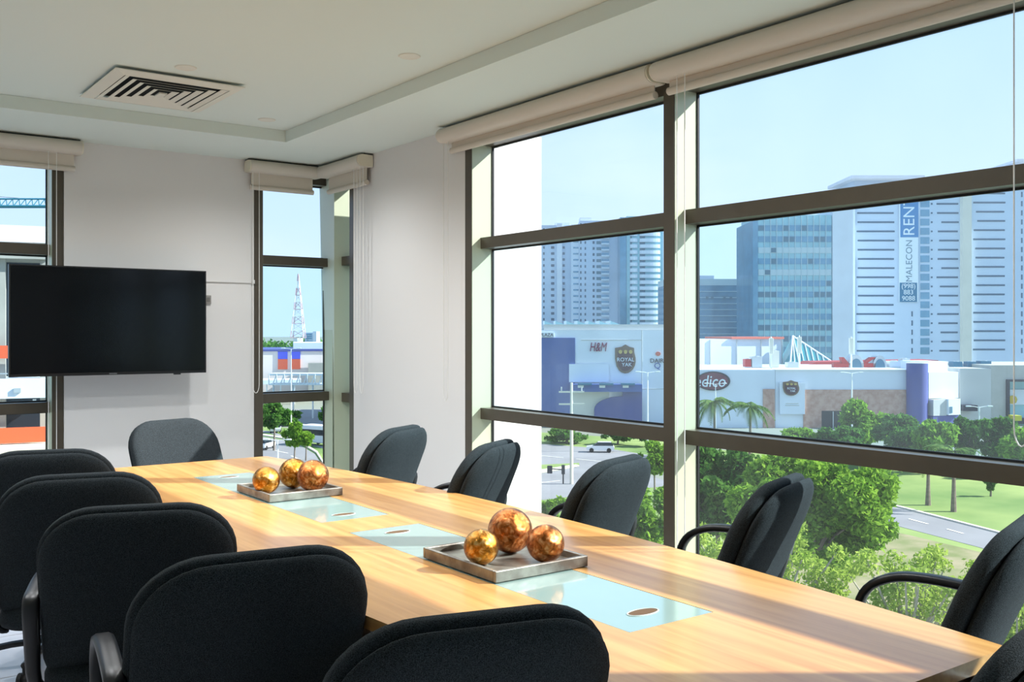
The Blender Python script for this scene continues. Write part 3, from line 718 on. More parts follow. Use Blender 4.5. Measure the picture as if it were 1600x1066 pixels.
# ---- low glass block
T = Ext('low_glass_block', 'low dark blue glass block between the mall roof and the taller glass office', 'building', 1130, 380)
T.box('wall', 1040, 1178, 446, None, .2, 20, X_['glassblue']); T.box('parapet', 1040, 1178, 436, 446, .1, 20, X_['mull']); T.box('roof_house', 1090, 1118, 430, 436, 3, 12, X_['white'])
for k in range(9):
    T.box('floor_band', 1041, 1177, 455+9.5*k, 456+9.5*k, .02, .19, X_['mull'])
for x, y in ((1103, 463), (1111, 463), (1130, 463), (1140, 463), (1161, 463), (1161, 477)): T.box('open_window', x, x+4, y, y+5, -.02, .02, X_['glassdark'])
T = Ext('distant_flats', 'small white block of flats seen past the glass office foot', 'building', 1320, 420)
T.box('wall', 1306, 1336, 536, None, 0, 12, X_['white'])
for x in (1309, 1316, 1323, 1330):
    for y in (540, 547, 554): T.box('window', x, x+3, y, y+4, -.1, .1, X_['slit'])
# ---- residential towers behind the mall
T = Ext('apartment_tower', 'pale slab apartment tower with a bright sunlit corner above the saw-tooth roof', 'building', 875, 490)
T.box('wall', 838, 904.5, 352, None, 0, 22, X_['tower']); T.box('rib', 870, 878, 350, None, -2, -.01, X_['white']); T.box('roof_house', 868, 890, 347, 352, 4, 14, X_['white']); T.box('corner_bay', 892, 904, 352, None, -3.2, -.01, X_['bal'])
for k in range(18):
    y = 357+9.35*k
    for xa, xb in ((848.5, 851), (861, 866), (879, 882.5)): T.box('window', xa, xb, y, y+3.8, -.15, .1, X_['slit'])
    T.box('bay_window', 895, 903, y+2, y+4.2, -3.4, -3.19, X_['glassblue'])
T = Ext('apartment_tower', 'pale apartment tower with rows of small dark balconies, middle of the three', 'building', 935, 480)
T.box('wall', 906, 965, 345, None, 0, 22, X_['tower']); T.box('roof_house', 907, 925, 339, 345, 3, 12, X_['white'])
for k in range(18):
    y = 349+9.35*k
    for xa, xb in ((906.5, 908.5), (913.5, 915.5), (926, 929)): T.box('window', xa, xb, y, y+4, -.15, .1, X_['slit'])
    T.box('window', 932, 939, y, y+4.5, -.15, .1, X_['glassdark']); b_ = T.box('balcony', 939.5, 951.5, y+3.4, y+5.6, -1.6, -.01, X_['bal']); T.box('window', 939.5, 951.5, y-.5, y+3.2, -.15, .1, X_['glassblue'])
T = Ext('apartment_tower', 'rounded white balcony tower with a dark glass side strip, beside the bronze window post', 'building', 1005, 470)
T.box('wall', 979, 1036, 338, None, 0, 22, X_['glassgreen']); T.box('glass_strip', 968.5, 978.5, 340, None, -.5, 18, X_['glassblue'])
for k in range(19):
    y = 345+9.35*k
    for xa, xb in ((984, 996), (999, 1031)):
        n = 10; a0, a1 = T.lx(xa), T.lx(xb); poly = [(a0, -.01)]+[((a0+a1)/2-(a1-a0)/2*math.cos(math.pi*i/n), -.4-1.6*math.sin(math.pi*i/n)) for i in range(n+1)]+[(a1, -.01)]
        MB().prism(poly, T.lz(y+5.4), T.lz(y)).build('balcony', X_['bal'], T.o)
        T.box('balcony_window', xa+.6, xa+(xb-xa)*.28, y+5.6, y+9, -.2, -.02, X_['glassdark'])
# ---- shopping mall, wing with the logos
DM = 190
T = Ext('shopping_mall', 'long pale blue shaded mall front carrying shop logos and a blue corner panel', 'building', 960, DM)
T.box('wall', 620, 1064, 516, None, 0, 40, X_['white']); T.box('parapet', 850, 1064, 507, 515.8, .8, 30, X_['grey']); T.box('blue_panel', 842, 898.5, 528, None, -.25, -.01, X_['bluepanel'])
T.box('notice', 843, 865, 520, 527, -.4, -.02, X_['white']); text_mesh('PLAZA', 7*DM/FPX, X_['ink'], 'lettering', T.o, (T.lx(854), -.45, T.lz(523.5)), depth=.02)
T.box('panel_frame', 908, 1003, 531, 532, -.12, -.01, X_['grey']); T.box('panel_joint', 1002.5, 1003.2, 516, 640, -.10, -.01, X_['grey']); T.box('panel_joint', 1003.3, 1060, 607.5, 608.3, -.10, -.01, X_['grey'])
T.box('white_panel', 889, 951, 569, 597, -.5, -.27, X_['white']); T.box('white_panel', 895, 951, 611, 650, -.5, -.27, X_['cream'])
cnp = T.box('canopy', 890, 1000, 599.5, 611, -3.2, -.52, X_['bluepanel'])
for x in (905, 938, 974): T.box('canopy_light', x-4, x+5, 600, 604.5, -3.5, -3.21, X_['steelw'], cnp)
for x in (912, 945, 978): T.box('canopy_awning', x-11, x+10, 597.5, 600.5, -4.2, -3.22, X_['teal'], cnp)
n = 12; ar = [(T.lx(1002), T.lz(612)), (T.lx(1002), 0), (T.lx(928), 0), (T.lx(928), T.lz(640))]+[(T.lx(972)-(T.lx(972)-T.lx(928))*math.cos(math.pi/2*i/n), T.lz(640)+(T.lz(619)-T.lz(640))*math.sin(math.pi/2*i/n)) for i in range(1, n+1)]+[(T.lx(972), T.lz(612))]
MB().xprism(ar, -1.2, -.52).build('arched_panel', X_['violet'], T.o)
text_mesh('H&M', 20*DM/FPX, X_['logo'], 'lettering', T.o, (T.lx(934), -.2, T.lz(543)), depth=.08, shear=.25, sx=.62)
def shield(e_, x, y, w_, h_, dp):
    pts = [(-.5, .42), (-.2, .46), (0, .55), (.2, .46), (.42, .42), (.43, .25)]+[(.5*math.cos(a)*(1 if a > -1.57 else 1), -.05+.5*math.sin(a)) for a in [rad(10-k*17) for k in range(0, 9)]]+[(-.43, -.28), (-.5, .0)]
    P = [(e_.lx(x)+px_*w_*e_.D/FPX, e_.lz(y)+pz_*h_*e_.D/FPX) for px_, pz_ in pts]
    o = MB().xprism(P, dp-.3, dp).build('crest', X_['shield'], e_.o)
    P2 = [(e_.lx(x)+px_*w_*.78*e_.D/FPX, e_.lz(y+h_*.06)+pz_*h_*.72*e_.D/FPX) for px_, pz_ in pts]
    MB().xprism(P2, dp-.38, dp-.301).build('crest_field', X_['shield2'], o)
    for k in (-1, 0, 1):
        q = [(e_.lx(x+k*w_*.25)+.09*w_*e_.D/FPX*math.cos(2*math.pi*i/10), e_.lz(y-h_*.27)+.075*h_*e_.D/FPX*math.sin(2*math.pi*i/10)) for i in range(10)]
        MB().xprism(q, dp-.45, dp-.381).build('crest_roundel', X_['gold'], o)
    text_mesh('ROYAL', h_*.21*e_.D/FPX, X_['bannerw'], 'lettering', o, (e_.lx(x), dp-.42, e_.lz(y+h_*.03)), depth=.03, sx=1.0 if w_ > 31 else .9); text_mesh('YAK', h_*.20*e_.D/FPX, X_['bannerw'], 'lettering', o, (e_.lx(x+2), dp-.42, e_.lz(y+h_*.22)), depth=.03)
shield(T, 977, 561, 32, 41, -.02)
dq = T.o
text_mesh('DAIRY', 9.5*DM/FPX, X_['ink'], 'lettering', dq, (T.lx(1029), -.2, T.lz(564)), depth=.05); text_mesh('Q', 13*DM/FPX, X_['bluepanel'], 'lettering', dq, (T.lx(1027), -.2, T.lz(572)), depth=.05)
MB().xprism([(T.lx(1028)+4*DM/FPX*math.cos(2*math.pi*k/12), T.lz(553)+3.4*DM/FPX*math.sin(2*math.pi*k/12)) for k in range(12)], -.2, -.02).build('sign_flame', X_['redlite'], dq)
for k in range(7):
    x = 852+k*17.5; sw = MB().xprism([(T.lx(x), T.lz(507)), (T.lx(x+15.5), T.lz(507)), (T.lx(x), T.lz(501))], 4, 14).build('roof_skylight', X_['glassgreen'], T.o)
# ---- mall, upper white hall with red roof edge and a glazed pyramid
T = Ext('mall_hall', 'bright white upper hall of the mall with thin posts and red roof edge', 'building', 1160, 232, rot=rad(14))
T.box('wall', 1050, 1229, 530, None, 0, 14, X_['white']); T.box('roof_edge', 1140, 1230, 526.5, 530, -.6, 14, X_['redlite'])
for x in (1104, 1149, 1191, 1227): T.box('post', x, x+1.3, 531, 575, -.3, -.01, X_['galv'])
T = Ext('glass_pyramid', 'teal glazed pyramid skylight with white ribs on the mall roof', 'skylight', 1270, 228, base=ez(574, 228))
b0, b1, ap = T.lx(1234), T.lx(1313), T.lx(1249); zt_ = T.lz(525); dpt = 11.0
for nm, vs in (('glass_face', [(b0, 0, 0), (b1, 0, 0), (ap, dpt/2, zt_)]), ('glass_face', [(b1, 0, 0), (b1, dpt, 0), (ap, dpt/2, zt_)]), ('glass_face', [(b1, dpt, 0), (b0, dpt, 0), (ap, dpt/2, zt_)]), ('glass_face', [(b0, dpt, 0), (b0, 0, 0), (ap, dpt/2, zt_)])):
    MB().add(vs+[(v[0], v[1]+.02, v[2]-.12) for v in vs], [(0, 1, 2), (5, 4, 3), (0, 3, 4, 1), (1, 4, 5, 2), (2, 5, 3, 0)]).build(nm, mat('pyramid_glass', (70, 150, 158), .15), T.o)
for k in range(11):
    f_ = k/10; bx_ = b0+(b1-b0)*f_
    # rib runs parallel to the steep edge until it meets the sloping edge
    tt = 1.0 if bx_ <= ap else max(.03, (b1-bx_)/(b1-ap))
    top = (ap+(b1-ap)*(1-tt) if bx_ > ap else ap, dpt/2*tt, zt_*tt)
    MB().tube([(bx_, -.05, .05), (top[0], top[1]-.05, top[2]+.05)], .14, 5).build('rib', X_['steelw'], T.o)
for p, q in (((b0, 0, 0), (ap, dpt/2, zt_)), ((b1, 0, 0), (ap, dpt/2, zt_)), ((b0, 0, 0), (b1, 0, 0))): MB().tube([p, q], .2, 5).build('edge_beam', X_['steelw'], T.o)
# ---- mall, near wing
T = Ext('mall_wing', 'pale mall wing with a maroon oval sign and a salmon stone strip', 'building', 1150, 186)
T.box('wall', 1076, 1211, 578, None, 0, 30, X_['white']); T.box('stone_strip', 1192, 1210, 608, None, -.3, -.01, X_['brick'])
el_ = lambda cx_, cy_, a, b, n=28: [(T.lx(cx_)+a*T.D/FPX*math.cos(2*math.pi*k/n), T.lz(cy_)+b*T.D/FPX*math.sin(2*math.pi*k/n)) for k in range(n)]
ov = MB().xprism(el_(1114, 595.5, 26.5, 15), -.4, -.02).build('oval_sign', X_['ink'], T.o); MB().xprism(el_(1113, 595.5, 24, 13.2), -.5, -.401).build('oval_field', X_['oxide'], ov)
text_mesh('Medico', 26*T.D/FPX, X_['bannerw'], 'lettering', ov, (T.lx(1099.5), -.56, T.lz(596.5)), depth=.05, shear=.15, sx=.86)
T = Ext('mall_wing', 'mall wing with salmon stone band, hanging crest board and dark entrance', 'building', 1316, 186)
T.box('wall', 1211.5, 1421, 579, None, 0, 30, X_['white']); T.box('stone_band', 1255, 1420, 609, None, -.3, -.01, X_['brick']); T.box('entrance', 1283, 1337, 642, None, -.35, -.302, X_['dark'])
for x in (1300, 1318): T.box('door_post', x, x+1.2, 643, None, -.5, -.36, X_['galv'])
sb = T.box('crest_board', 1217, 1256, 598, 647, -.7, -.31, X_['white']); T.box('board_text', 1226, 1246, 629.5, 631, -.74, -.701, X_['galv'], sb); T.box('board_text', 1225, 1247, 632.5, 634, -.74, -.701, X_['galv'], sb)
shield(T, 1234, 606, 25, 22, -.71)
T.box('coping', 1211.5, 1421, 577.5, 578.9, -.3, 30, X_['steelw'])
T = Ext('mall_tower', 'violet blue rounded stair tower between salmon band and white block', 'building', 1436, 184)
MB().lathe([(16*184/FPX, 0), (16*184/FPX, T.lz(568))], n=24).build('drum', X_['violet'], T.o, True, loc=(0, .9, 0)); MB().lathe([(16.4*184/FPX, T.lz(568)), (16.4*184/FPX, T.lz(566.8))], n=24).build('cap', X_['steelw'], T.o, True, loc=(0, .9, 0))
T = Ext('mall_block', 'bright white stepped block catching the sun next to the violet stair tower', 'building', 1452, 185, rot=rad(18))
T.box('upper_wall', 1451, 1508, 582, 623, 0, 12, X_['white']); T.box('lower_wall', 1449, 1474, 624, 649, -1.5, 8, X_['grey']); T.box('lower_bay', 1474.2, 1497, 623.2, 648, -2, 8, X_['white']); T.box('bay_window', 1476, 1481, 635, 645, -2.1, -1.9, X_['glassdark']); T.box('base', 1449, 1497, 649.2, None, -1.4, 8, X_['violet']); T.box('roof_room', 1472, 1510, 566, 581.8, 3, 11, X_['white'])
T = Ext('mall_block', 'plain grey block with a dark awning behind the white stepped block', 'building', 1530, 188)
T.box('wall', 1500, 1548.8, 576, None, 0, 20, X_['grey']); T.box('awning', 1496, 1518, 632, 641, -2.5, -.01, X_['ink'])
T = Ext('concrete_store', 'rough concrete store front with a tall recessed display opening', 'building', 1600, 188)
cw = mat('store_concrete', (182, 180, 172), .9, var=.06, vscale=.5)
T.box('wall', 1549, 1573, 571, None, 0, 24, cw); T.box('wall', 1573.1, 1700, 571, 594, 0, 24, cw); T.box('recess', 1573.1, 1700, 594.1, None, 3, 20, X_['glassgreen']); T.box('opening_frame', 1571.5, 1576, 593, 662, -.5, -.01, X_['ink']); T.box('opening_frame', 1576.1, 1700, 593, 596.5, -.5, -.01, X_['ink'])
T.box('display_panel', 1587, 1640, 610, 634, 2.4, 2.9, X_['white']); MB().xprism([(T.lx(1592)+7*T.D/FPX*math.cos(2*math.pi*k/9), T.lz(626)+7*T.D/FPX*math.sin(2*math.pi*k/9)) for k in range(9)], 2.2, 2.39).build('display_mark', mat('display_yellow', (214, 180, 40), .6), T.o)
T.box('kiosk', 1573, 1586, 648, 656, -2.5, -.6, mat('kiosk_yellow', (196, 190, 50), .6)); T.box('sign_band', 1573, 1640, 655, 664, 1.5, 2.9, X_['ink'])
# ---- roof plant on the mall
def roof_unit(name, label, cat, x, y, w_, h_, D, build):
    e_ = Ext(name, label, cat, x, D, base=-5.55); build(e_.o, w_*D/FPX, h_*D/FPX); return e_
def acbox(m):
    def f(o, w_, h_):
        MB().box(-w_/2, w_/2, 0, 2.2, .12, h_).build('casing', m, o); MB().box(-w_/2*.9, w_/2*.9, .1, 2.1, 0, .12).build('feet', X_['galv'], o); MB().lathe([(min(w_, 2)*.32, h_), (min(w_, 2)*.32, h_+.12)], (0, 1.1, 0), 12).build('fan_ring', X_['galv'], o)
    return f
def hood(o, w_, h_):
    P = [(w_/2*math.cos(math.pi*k/10), h_*math.sin(math.pi*k/10)) for k in range(11)]
    MB().xprism(P, 0, 3).build('shell', X_['galv'], o); MB().xprism([(p[0]*.7, p[1]*.7) for p in P], -.15, -.01).build('mouth', X_['glassdark'], o)
def duct(o, w_, h_):
    MB().box(-w_/2, w_/2, 0, 1.5, 0, h_*.42).build('run', X_['red'], o); MB().xprism([(w_*.18, h_*.42), (w_*.30, h_*.42), (w_*.5, h_), (w_*.38, h_)], .1, 1.4).build('elbow', X_['red'], o); MB().xprism([(-w_*.30, h_*.42), (-w_*.14, h_*.42), (-w_*.26, h_), (-w_*.33, h_)], .1, 1.4).build('elbow', X_['red'], o)
for nm, lb, ct, x, y, w_, h_, b in (
 ('roof_unit', 'pale boxy roof air unit at the foot of the white hall', 'air unit', 1183, 577, 16, 17, acbox(X_['galv'])), ('roof_unit', 'small maroon roof unit beside the pale air unit', 'air unit', 1169, 577, 9, 13, acbox(X_['red'])),
 ('roof_unit', 'tall cream roof cabinet by the pyramid skylight', 'air unit', 1212, 577, 11, 26, acbox(X_['cream'])), ('roof_unit', 'low steel roof unit under the pyramid skylight', 'air unit', 1240, 577, 18, 8, acbox(X_['galv'])),
 ('roof_hood', 'round steel roof hood beside the red ducts, nearer the pyramid', 'roof hood', 1338, 575, 24, 20, hood), ('roof_hood', 'round steel roof hood beyond the red ducts', 'roof hood', 1375, 575, 22, 19, hood),
 ('roof_duct', 'dark red angled roof ducts on the mall', 'duct', 1336, 578, 66, 16, duct), ('roof_unit', 'white roof cabinet next to the violet tower', 'air unit', 1400, 577, 20, 10, acbox(X_['white'])), ('roof_unit', 'grey roof cabinet by the violet tower', 'air unit', 1416, 577, 12, 14, acbox(X_['galv'])),
 ('roof_unit', 'green roof condenser on the grey block, nearest the stepped block', 'air unit', 1497, 574, 14, 9, acbox(X_['teal'])), ('roof_unit', 'green roof condenser in the middle of the grey block roof', 'air unit', 1519, 574, 12, 9, acbox(X_['teal'])), ('roof_unit', 'dark green roof condenser by the concrete store', 'air unit', 1541, 573, 16, 10, acbox(X_['teal']))):
    roof_unit(nm, lb, ct, x, y, w_, h_, 196, b)
rr_ = Ext('roof_ridge', 'long low red metal roof behind the mall parapet', 'roof', 1380, 215, base=ez(572, 215)); MB().xprism([(rr_.lx(1258), 0), (rr_.lx(1470), 0), (rr_.lx(1466), rr_.lz(563)), (rr_.lx(1275), rr_.lz(566))], 0, 10).build('roof_sheet', X_['red'], rr_.o)
# ---- masts, lamp posts
def post(label, x, ytop, ybase, w_, kind='lamp', D=None, m=None):
    D = D or gd(ybase); e_ = Ext('street_lamp' if kind == 'lamp' else ('antenna_mast' if kind == 'mast' else 'utility_pole'), label, 'lamp post' if kind == 'lamp' else ('mast' if kind == 'mast' else 'pole'), x, D, base=(-5.55 if kind == 'mast' else ez(ybase, D)))
    h = e_.lz(ytop); r = w_*D/FPX/2; m = m or X_['steelw']
    MB().tube([(0, 0, 0), (0, 0, h)], [r*1.2, r*.8], 8).build('pole', m, e_.o, True)
    if kind == 'lamp':
        for s_ in (-1, 1):
            MB().tube([(0, 0, h-.1), (s_*.7, 0, h+.05), (s_*1.5, 0, h+.1)], r*.5, 6).build('bracket', m, e_.o, True); MB().cbox(s_*1.5-.35, s_*1.5+.35, -.15, .15, h+.0, h+.18, .04).build('lamp_head', X_['steelw'], e_.o)
    elif kind == 'mast':
        MB().cbox(-r*2.4, r*2.4, -r*2.4, r*2.4, h*.45, h*.95, .05).build('antenna_box', X_['cream'], e_.o)
    else:
        for zz in (.78, .90): MB().box(-1.5, 1.5, -.1, .1, h*zz, h*zz+.2).build('cross_arm', m, e_.o)
        for s_ in (-1.2, 0, 1.2): MB().tube([(s_, 0, h*.90+.2), (s_, 0, h*.90+.7)], .09, 6).build('insulator', X_['galv'], e_.o, True)
    return e_
post('concrete utility pole with cross arms in front of the blue mall panel', 893, 598, 757, 5, 'pole', m=X_['kerb']); post('white double lamp post before the mall logos', 1012, 582, 706, 2.4)
post('tall white double lamp post in front of the salmon stone band', 1331, 583, 692, 2.6); post('white lamp post among the trees by the concrete store', 1530, 636, 722, 2.2); post('slim white lamp post behind the two lawn palms', 1118, 600, 690, 1.5)
post('white lamp post on the grass bend by the parked bus', 455, 545, 670, 1.6); post('short white post at the edge of the curving road', 434, 688, 727, 2.2, 'lamp')
for lb, x, yt, yb in (('slim roof antenna mast by the white hall', 1205, 526, 577), ('slim roof antenna mast before the pyramid skylight', 1249, 524, 577), ('roof antenna mast against the slit-window tower', 1330, 526, 577)): post(lb, x, yt, yb, 2.4, 'mast', D=192)
# signal heads on the pole at the crossing
e_ = Ext('traffic_signal', 'dark traffic signal cluster by the utility pole at the crossing', 'traffic light', 880, gd(757))
MB().tube([(0, 0, 0), (0, 0, 1.7)], .09, 8).build('pole', X_['ink'], e_.o, True); MB().cbox(-.2, .2, -.2, .2, 1.2, 2.3, .05).build('signal_head', X_['ink'], e_.o); MB().tube([(0, 0, 1.75), (-1.6, 0, 1.85)], .07, 6).build('arm', X_['ink'], e_.o); MB().cbox(-1.9, -1.3, -.2, .2, 1.3, 2.2, .05).build('signal_head', X_['ink'], e_.o)

# ---- plants
def leaves(clusters, n, size, rs, flat=.0):
    """n leaf blades scattered in ellipsoid shells; clusters = (cx,cy,cz,rx,ry,rz)"""
    cl = np.array(clusters); wts = (cl[:, 3]*cl[:, 4]*cl[:, 5])**(2/3); idx = rs.choice(len(cl), n, p=wts/wts.sum())
    d = rs.normal(size=(n, 3)); d /= np.linalg.norm(d, axis=1)[:, None]; rr = rs.uniform(.2, 1, n)**.6
    c = cl[idx, :3]+d*cl[idx, 3:]*rr[:, None]
    u = rs.normal(size=(n, 3)); u /= np.linalg.norm(u, axis=1)[:, None]; v = np.cross(u, rs.normal(size=(n, 3))); v /= np.linalg.norm(v, axis=1)[:, None]
    sz = size*rs.uniform(.6, 1.3, n)[:, None]
    vs = np.empty((n, 4, 3)); vs[:, 0] = c-u*sz; vs[:, 1] = c+v*sz*.45; vs[:, 2] = c+u*sz; vs[:, 3] = c-v*sz*.45
    return vs.reshape(-1, 3)
def leaf_mesh(vs, m):
    n = len(vs)//4; me = bpy.data.meshes.new('foliage'); me.vertices.add(n*4); me.vertices.foreach_set('co', vs.astype(np.float32).ravel())
    me.loops.add(n*4); me.loops.foreach_set('vertex_index', np.arange(n*4, dtype=np.int32)); me.polygons.add(n); me.polygons.foreach_set('loop_start', np.arange(0, n*4, 4, dtype=np.int32)); me.polygons.foreach_set('loop_total', np.full(n, 4, dtype=np.int32))
    me.update(calc_edges=True); me.validate(); me.materials.append(m); return me
def tree(label, x, ytop, D, wpx, hpx, m, nleaf, lsize, group='broadleaf trees outside', name='tree', bark='bark', seed=1, sparse=False, ybase=None):
    rs = np.random.default_rng(seed); X, Y = ew(er(x, D), D); o = thing(name, label, 'tree' if name != 'shrub' else 'shrub', (X, Y, GZ), -YAW, group)
    R_ = wpx*D/FPX/2; zt_ = ez(ytop, D)-GZ; Hh = min(hpx*D/FPX, zt_*.95); zc = zt_-Hh/2
    cl = []
    for k in range(34 if not sparse else 60):
        a = rs.uniform(0, 6.28); q = rs.uniform(.15, .86)*R_; zz = zc+rs.uniform(-.42, .42)*Hh; k_ = 1-.55*(abs(zz-zc)/(Hh/2))**1.5
        s_ = rs.uniform(.14, .30) if not sparse else rs.uniform(.07, .16)
        cl.append((math.cos(a)*q*k_, math.sin(a)*q*k_*.9, zz, R_*s_, R_*s_, Hh*s_*.62))
    cl.append((0, 0, zc, R_*.35, R_*.35, Hh*.25))
    link('foliage', leaf_mesh(leaves(cl, nleaf, lsize, rs), m), o, kind='stuff')
    MB().tube([(0, 0, 0), (.03*R_, 0, zc*.5), (0, .02*R_, zc)], [max(.12, R_*.06), max(.09, R_*.045), max(.05, R_*.025)], 7).build('trunk', X_[bark], o, True)
    br = MB()
    for c in cl[:14 if not sparse else 56]:
        mid = (c[0]*.45, c[1]*.45, (zc-Hh*.4+c[2])/2); br.tube([(0, 0, max(.5, zc-Hh*.45)), mid, (c[0], c[1], c[2])], [R_*.022, R_*.015, R_*.006], 5)
    br.build('branches', X_[bark], o, True); return o
# large trees right below the glazing
tree('big leafy bright green tree right below the wide window bay', 1270, 698, 46, 285, 190, LEAF[0], 30000, .17, seed=3)
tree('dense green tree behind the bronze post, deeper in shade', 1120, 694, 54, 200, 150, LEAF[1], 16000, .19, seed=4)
tree('airy light green tree with thin pale branches below the big leafy tree', 1200, 800, 30, 400, 260, LEAF[2], 15000, .085, seed=5, sparse=True, bark='pale_bark')
tree('airy half-bare tree with bleached branches in front of the road', 1420, 838, 29, 330, 230, LEAF[2], 9000, .085, seed=6, sparse=True, bark='pale_bark')
tree('low wispy tree beside the glass near the table corner chair', 1590, 905, 25, 260, 200, LEAF[2], 9000, .075, seed=8, sparse=True, bark='pale_bark')
tree('young leafy tree in the gap beside the bronze post', 1010, 770, 33, 110, 130, LEAF[0], 7000, .10, seed=9)
tree('small bright tree at the foot of the pale exterior pier', 850, 772, 36, 90, 70, LEAF[0], 4000, .10, seed=10)
tree('small round tree behind the lamp post at the crossing', 1022, 688, 95, 55, 50, LEAF[0], 4000, .22, seed=12)
# row in front of the mall
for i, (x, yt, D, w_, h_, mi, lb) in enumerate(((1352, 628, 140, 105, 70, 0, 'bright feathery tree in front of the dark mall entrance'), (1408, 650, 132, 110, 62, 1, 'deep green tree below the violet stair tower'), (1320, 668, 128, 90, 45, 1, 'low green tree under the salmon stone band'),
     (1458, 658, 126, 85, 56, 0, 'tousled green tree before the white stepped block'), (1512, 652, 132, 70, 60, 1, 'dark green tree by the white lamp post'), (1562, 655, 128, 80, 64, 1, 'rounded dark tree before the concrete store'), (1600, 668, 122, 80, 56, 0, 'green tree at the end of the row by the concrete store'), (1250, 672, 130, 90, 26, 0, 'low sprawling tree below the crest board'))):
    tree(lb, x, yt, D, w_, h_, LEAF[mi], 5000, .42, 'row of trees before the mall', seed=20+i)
for i, (x, yt, D, w_, h_, mi, lb) in enumerate(((428, 628, 150, 60, 42, 1, 'leafy tree by the car park seen through the narrow corner window'), (460, 662, 140, 42, 34, 0, 'small bright tree between parked cars'), (448, 640, 190, 50, 26, 1, 'dull green tree in the car park further off'), (516, 636, 170, 36, 34, 1, 'dark tree above the parked bus'), (478, 676, 138, 26, 20, 0, 'bushy shrub on the road bend'))):
    tree(lb, x, yt, D, w_, h_, LEAF[mi], 3500, .34, 'trees around the car park', seed=40+i)
for i, (x, yt, D, w_, h_, lb) in enumerate(((885, 668, 160, 90, 20, 'clipped hedge tree along the avenue before the blue panel'), (965, 669, 158, 60, 20, 'clipped hedge tree along the avenue behind the white car'), (1010, 672, 155, 50, 18, 'clipped hedge tree along the avenue by the bronze post'))):
    tree(lb, x, yt, D, w_, h_, LEAF[1], 2500, .35, 'hedge trees on the avenue', seed=50+i)
tree('round dark shrub casting shade on the lawn', 1548, 742, 108, 22, 24, LEAF[1], 2500, .18, 'lawn shrubs', 'shrub', seed=60)
# far tree belt
rs = np.random.default_rng(90); cl = []
for k in range(240):
    r_ = rs.uniform(-420, 480); D_ = rs.uniform(640, 820); X, Y = ew(r_, D_); cl.append((X, Y, GZ+rs.uniform(3, 7), rs.uniform(8, 16), rs.uniform(8, 16), rs.uniform(5, 9)))
tbo = link('tree_belt', leaf_mesh(leaves(cl, 14000, 2.6, rs), LEAF[1]), None, kind='stuff'); tag(tbo, 'hazy far belt of trees along the horizon', 'trees')
# palms
def frond_mesh(L_):
    mb = MB(); n = 9; sp = [(L_*t*(1-.12*t*t), 0, L_*(.42*t-.78*t*t)) for t in [k/n for k in range(n+1)]]
    mb.tube(sp, [L_*.016*(1-.8*k/n) for k in range(n+1)], 4)
    for k in range(1, n+1):
        for j in (0, .5):
            t = min(1, (k-j)/n); p = Vector((L_*t*(1-.12*t*t), 0, L_*(.42*t-.78*t*t))); ll = L_*.30*math.sin(math.pi*min(.95, .12+.8*t))
            for s_ in (-1, 1):
                q = p+Vector((ll*.45, s_*ll*.75, -ll*.45)); wv = Vector((L_*.030, 0, 0)); mb.add([p-wv, p+wv, q], [(0, 1, 2)])
    me = mb.mesh('frond'); me.materials.append(LEAF[3]); return me
FR = frond_mesh(2.6)
def palm(label, x, ycrown, ybase, seed, D=None, fs=1.0):
    D = D or gd(ybase); rs_ = random.Random(seed); X, Y = ew(er(x, D), D); o = thing('palm_tree', label, 'palm', (X, Y, GZ), 0, 'coconut palms outside'); h = ez(ycrown, D)-GZ
    MB().tube([(0, 0, 0), (.12, .05, h*.4), (.05, 0, h*.75), (0, 0, h)], [.30, .2, .16, .15], 8).build('trunk', X_['bark'], o, True)
    for k in range(20):
        f_ = link('frond', FR, o, (0, 0, h), (rs_.uniform(-.2, .2), rs_.uniform(-.45, .55), 2*math.pi*k/20*1.9+rs_.uniform(-.2, .2))); s_ = rs_.uniform(.85, 1.2)*fs; f_.scale = (s_, s_, s_)
for lb, x, yc, yb in (('wind-blown palm beneath the maroon oval sign', 1116, 628, 716), ('broad palm in front of the salmon stone strip', 1172, 636, 716), ('slim palm on the lawn, nearer the big leafy tree', 1450, 716, 790), ('slightly bent palm on the lawn nearer the road', 1490, 706, 800), ('shaggy palm at the lawn edge behind the big leafy tree', 1378, 712, 768)): palm(lb, x, yc, yb, int(x), fs=1.4 if yb < 720 else 1.0)

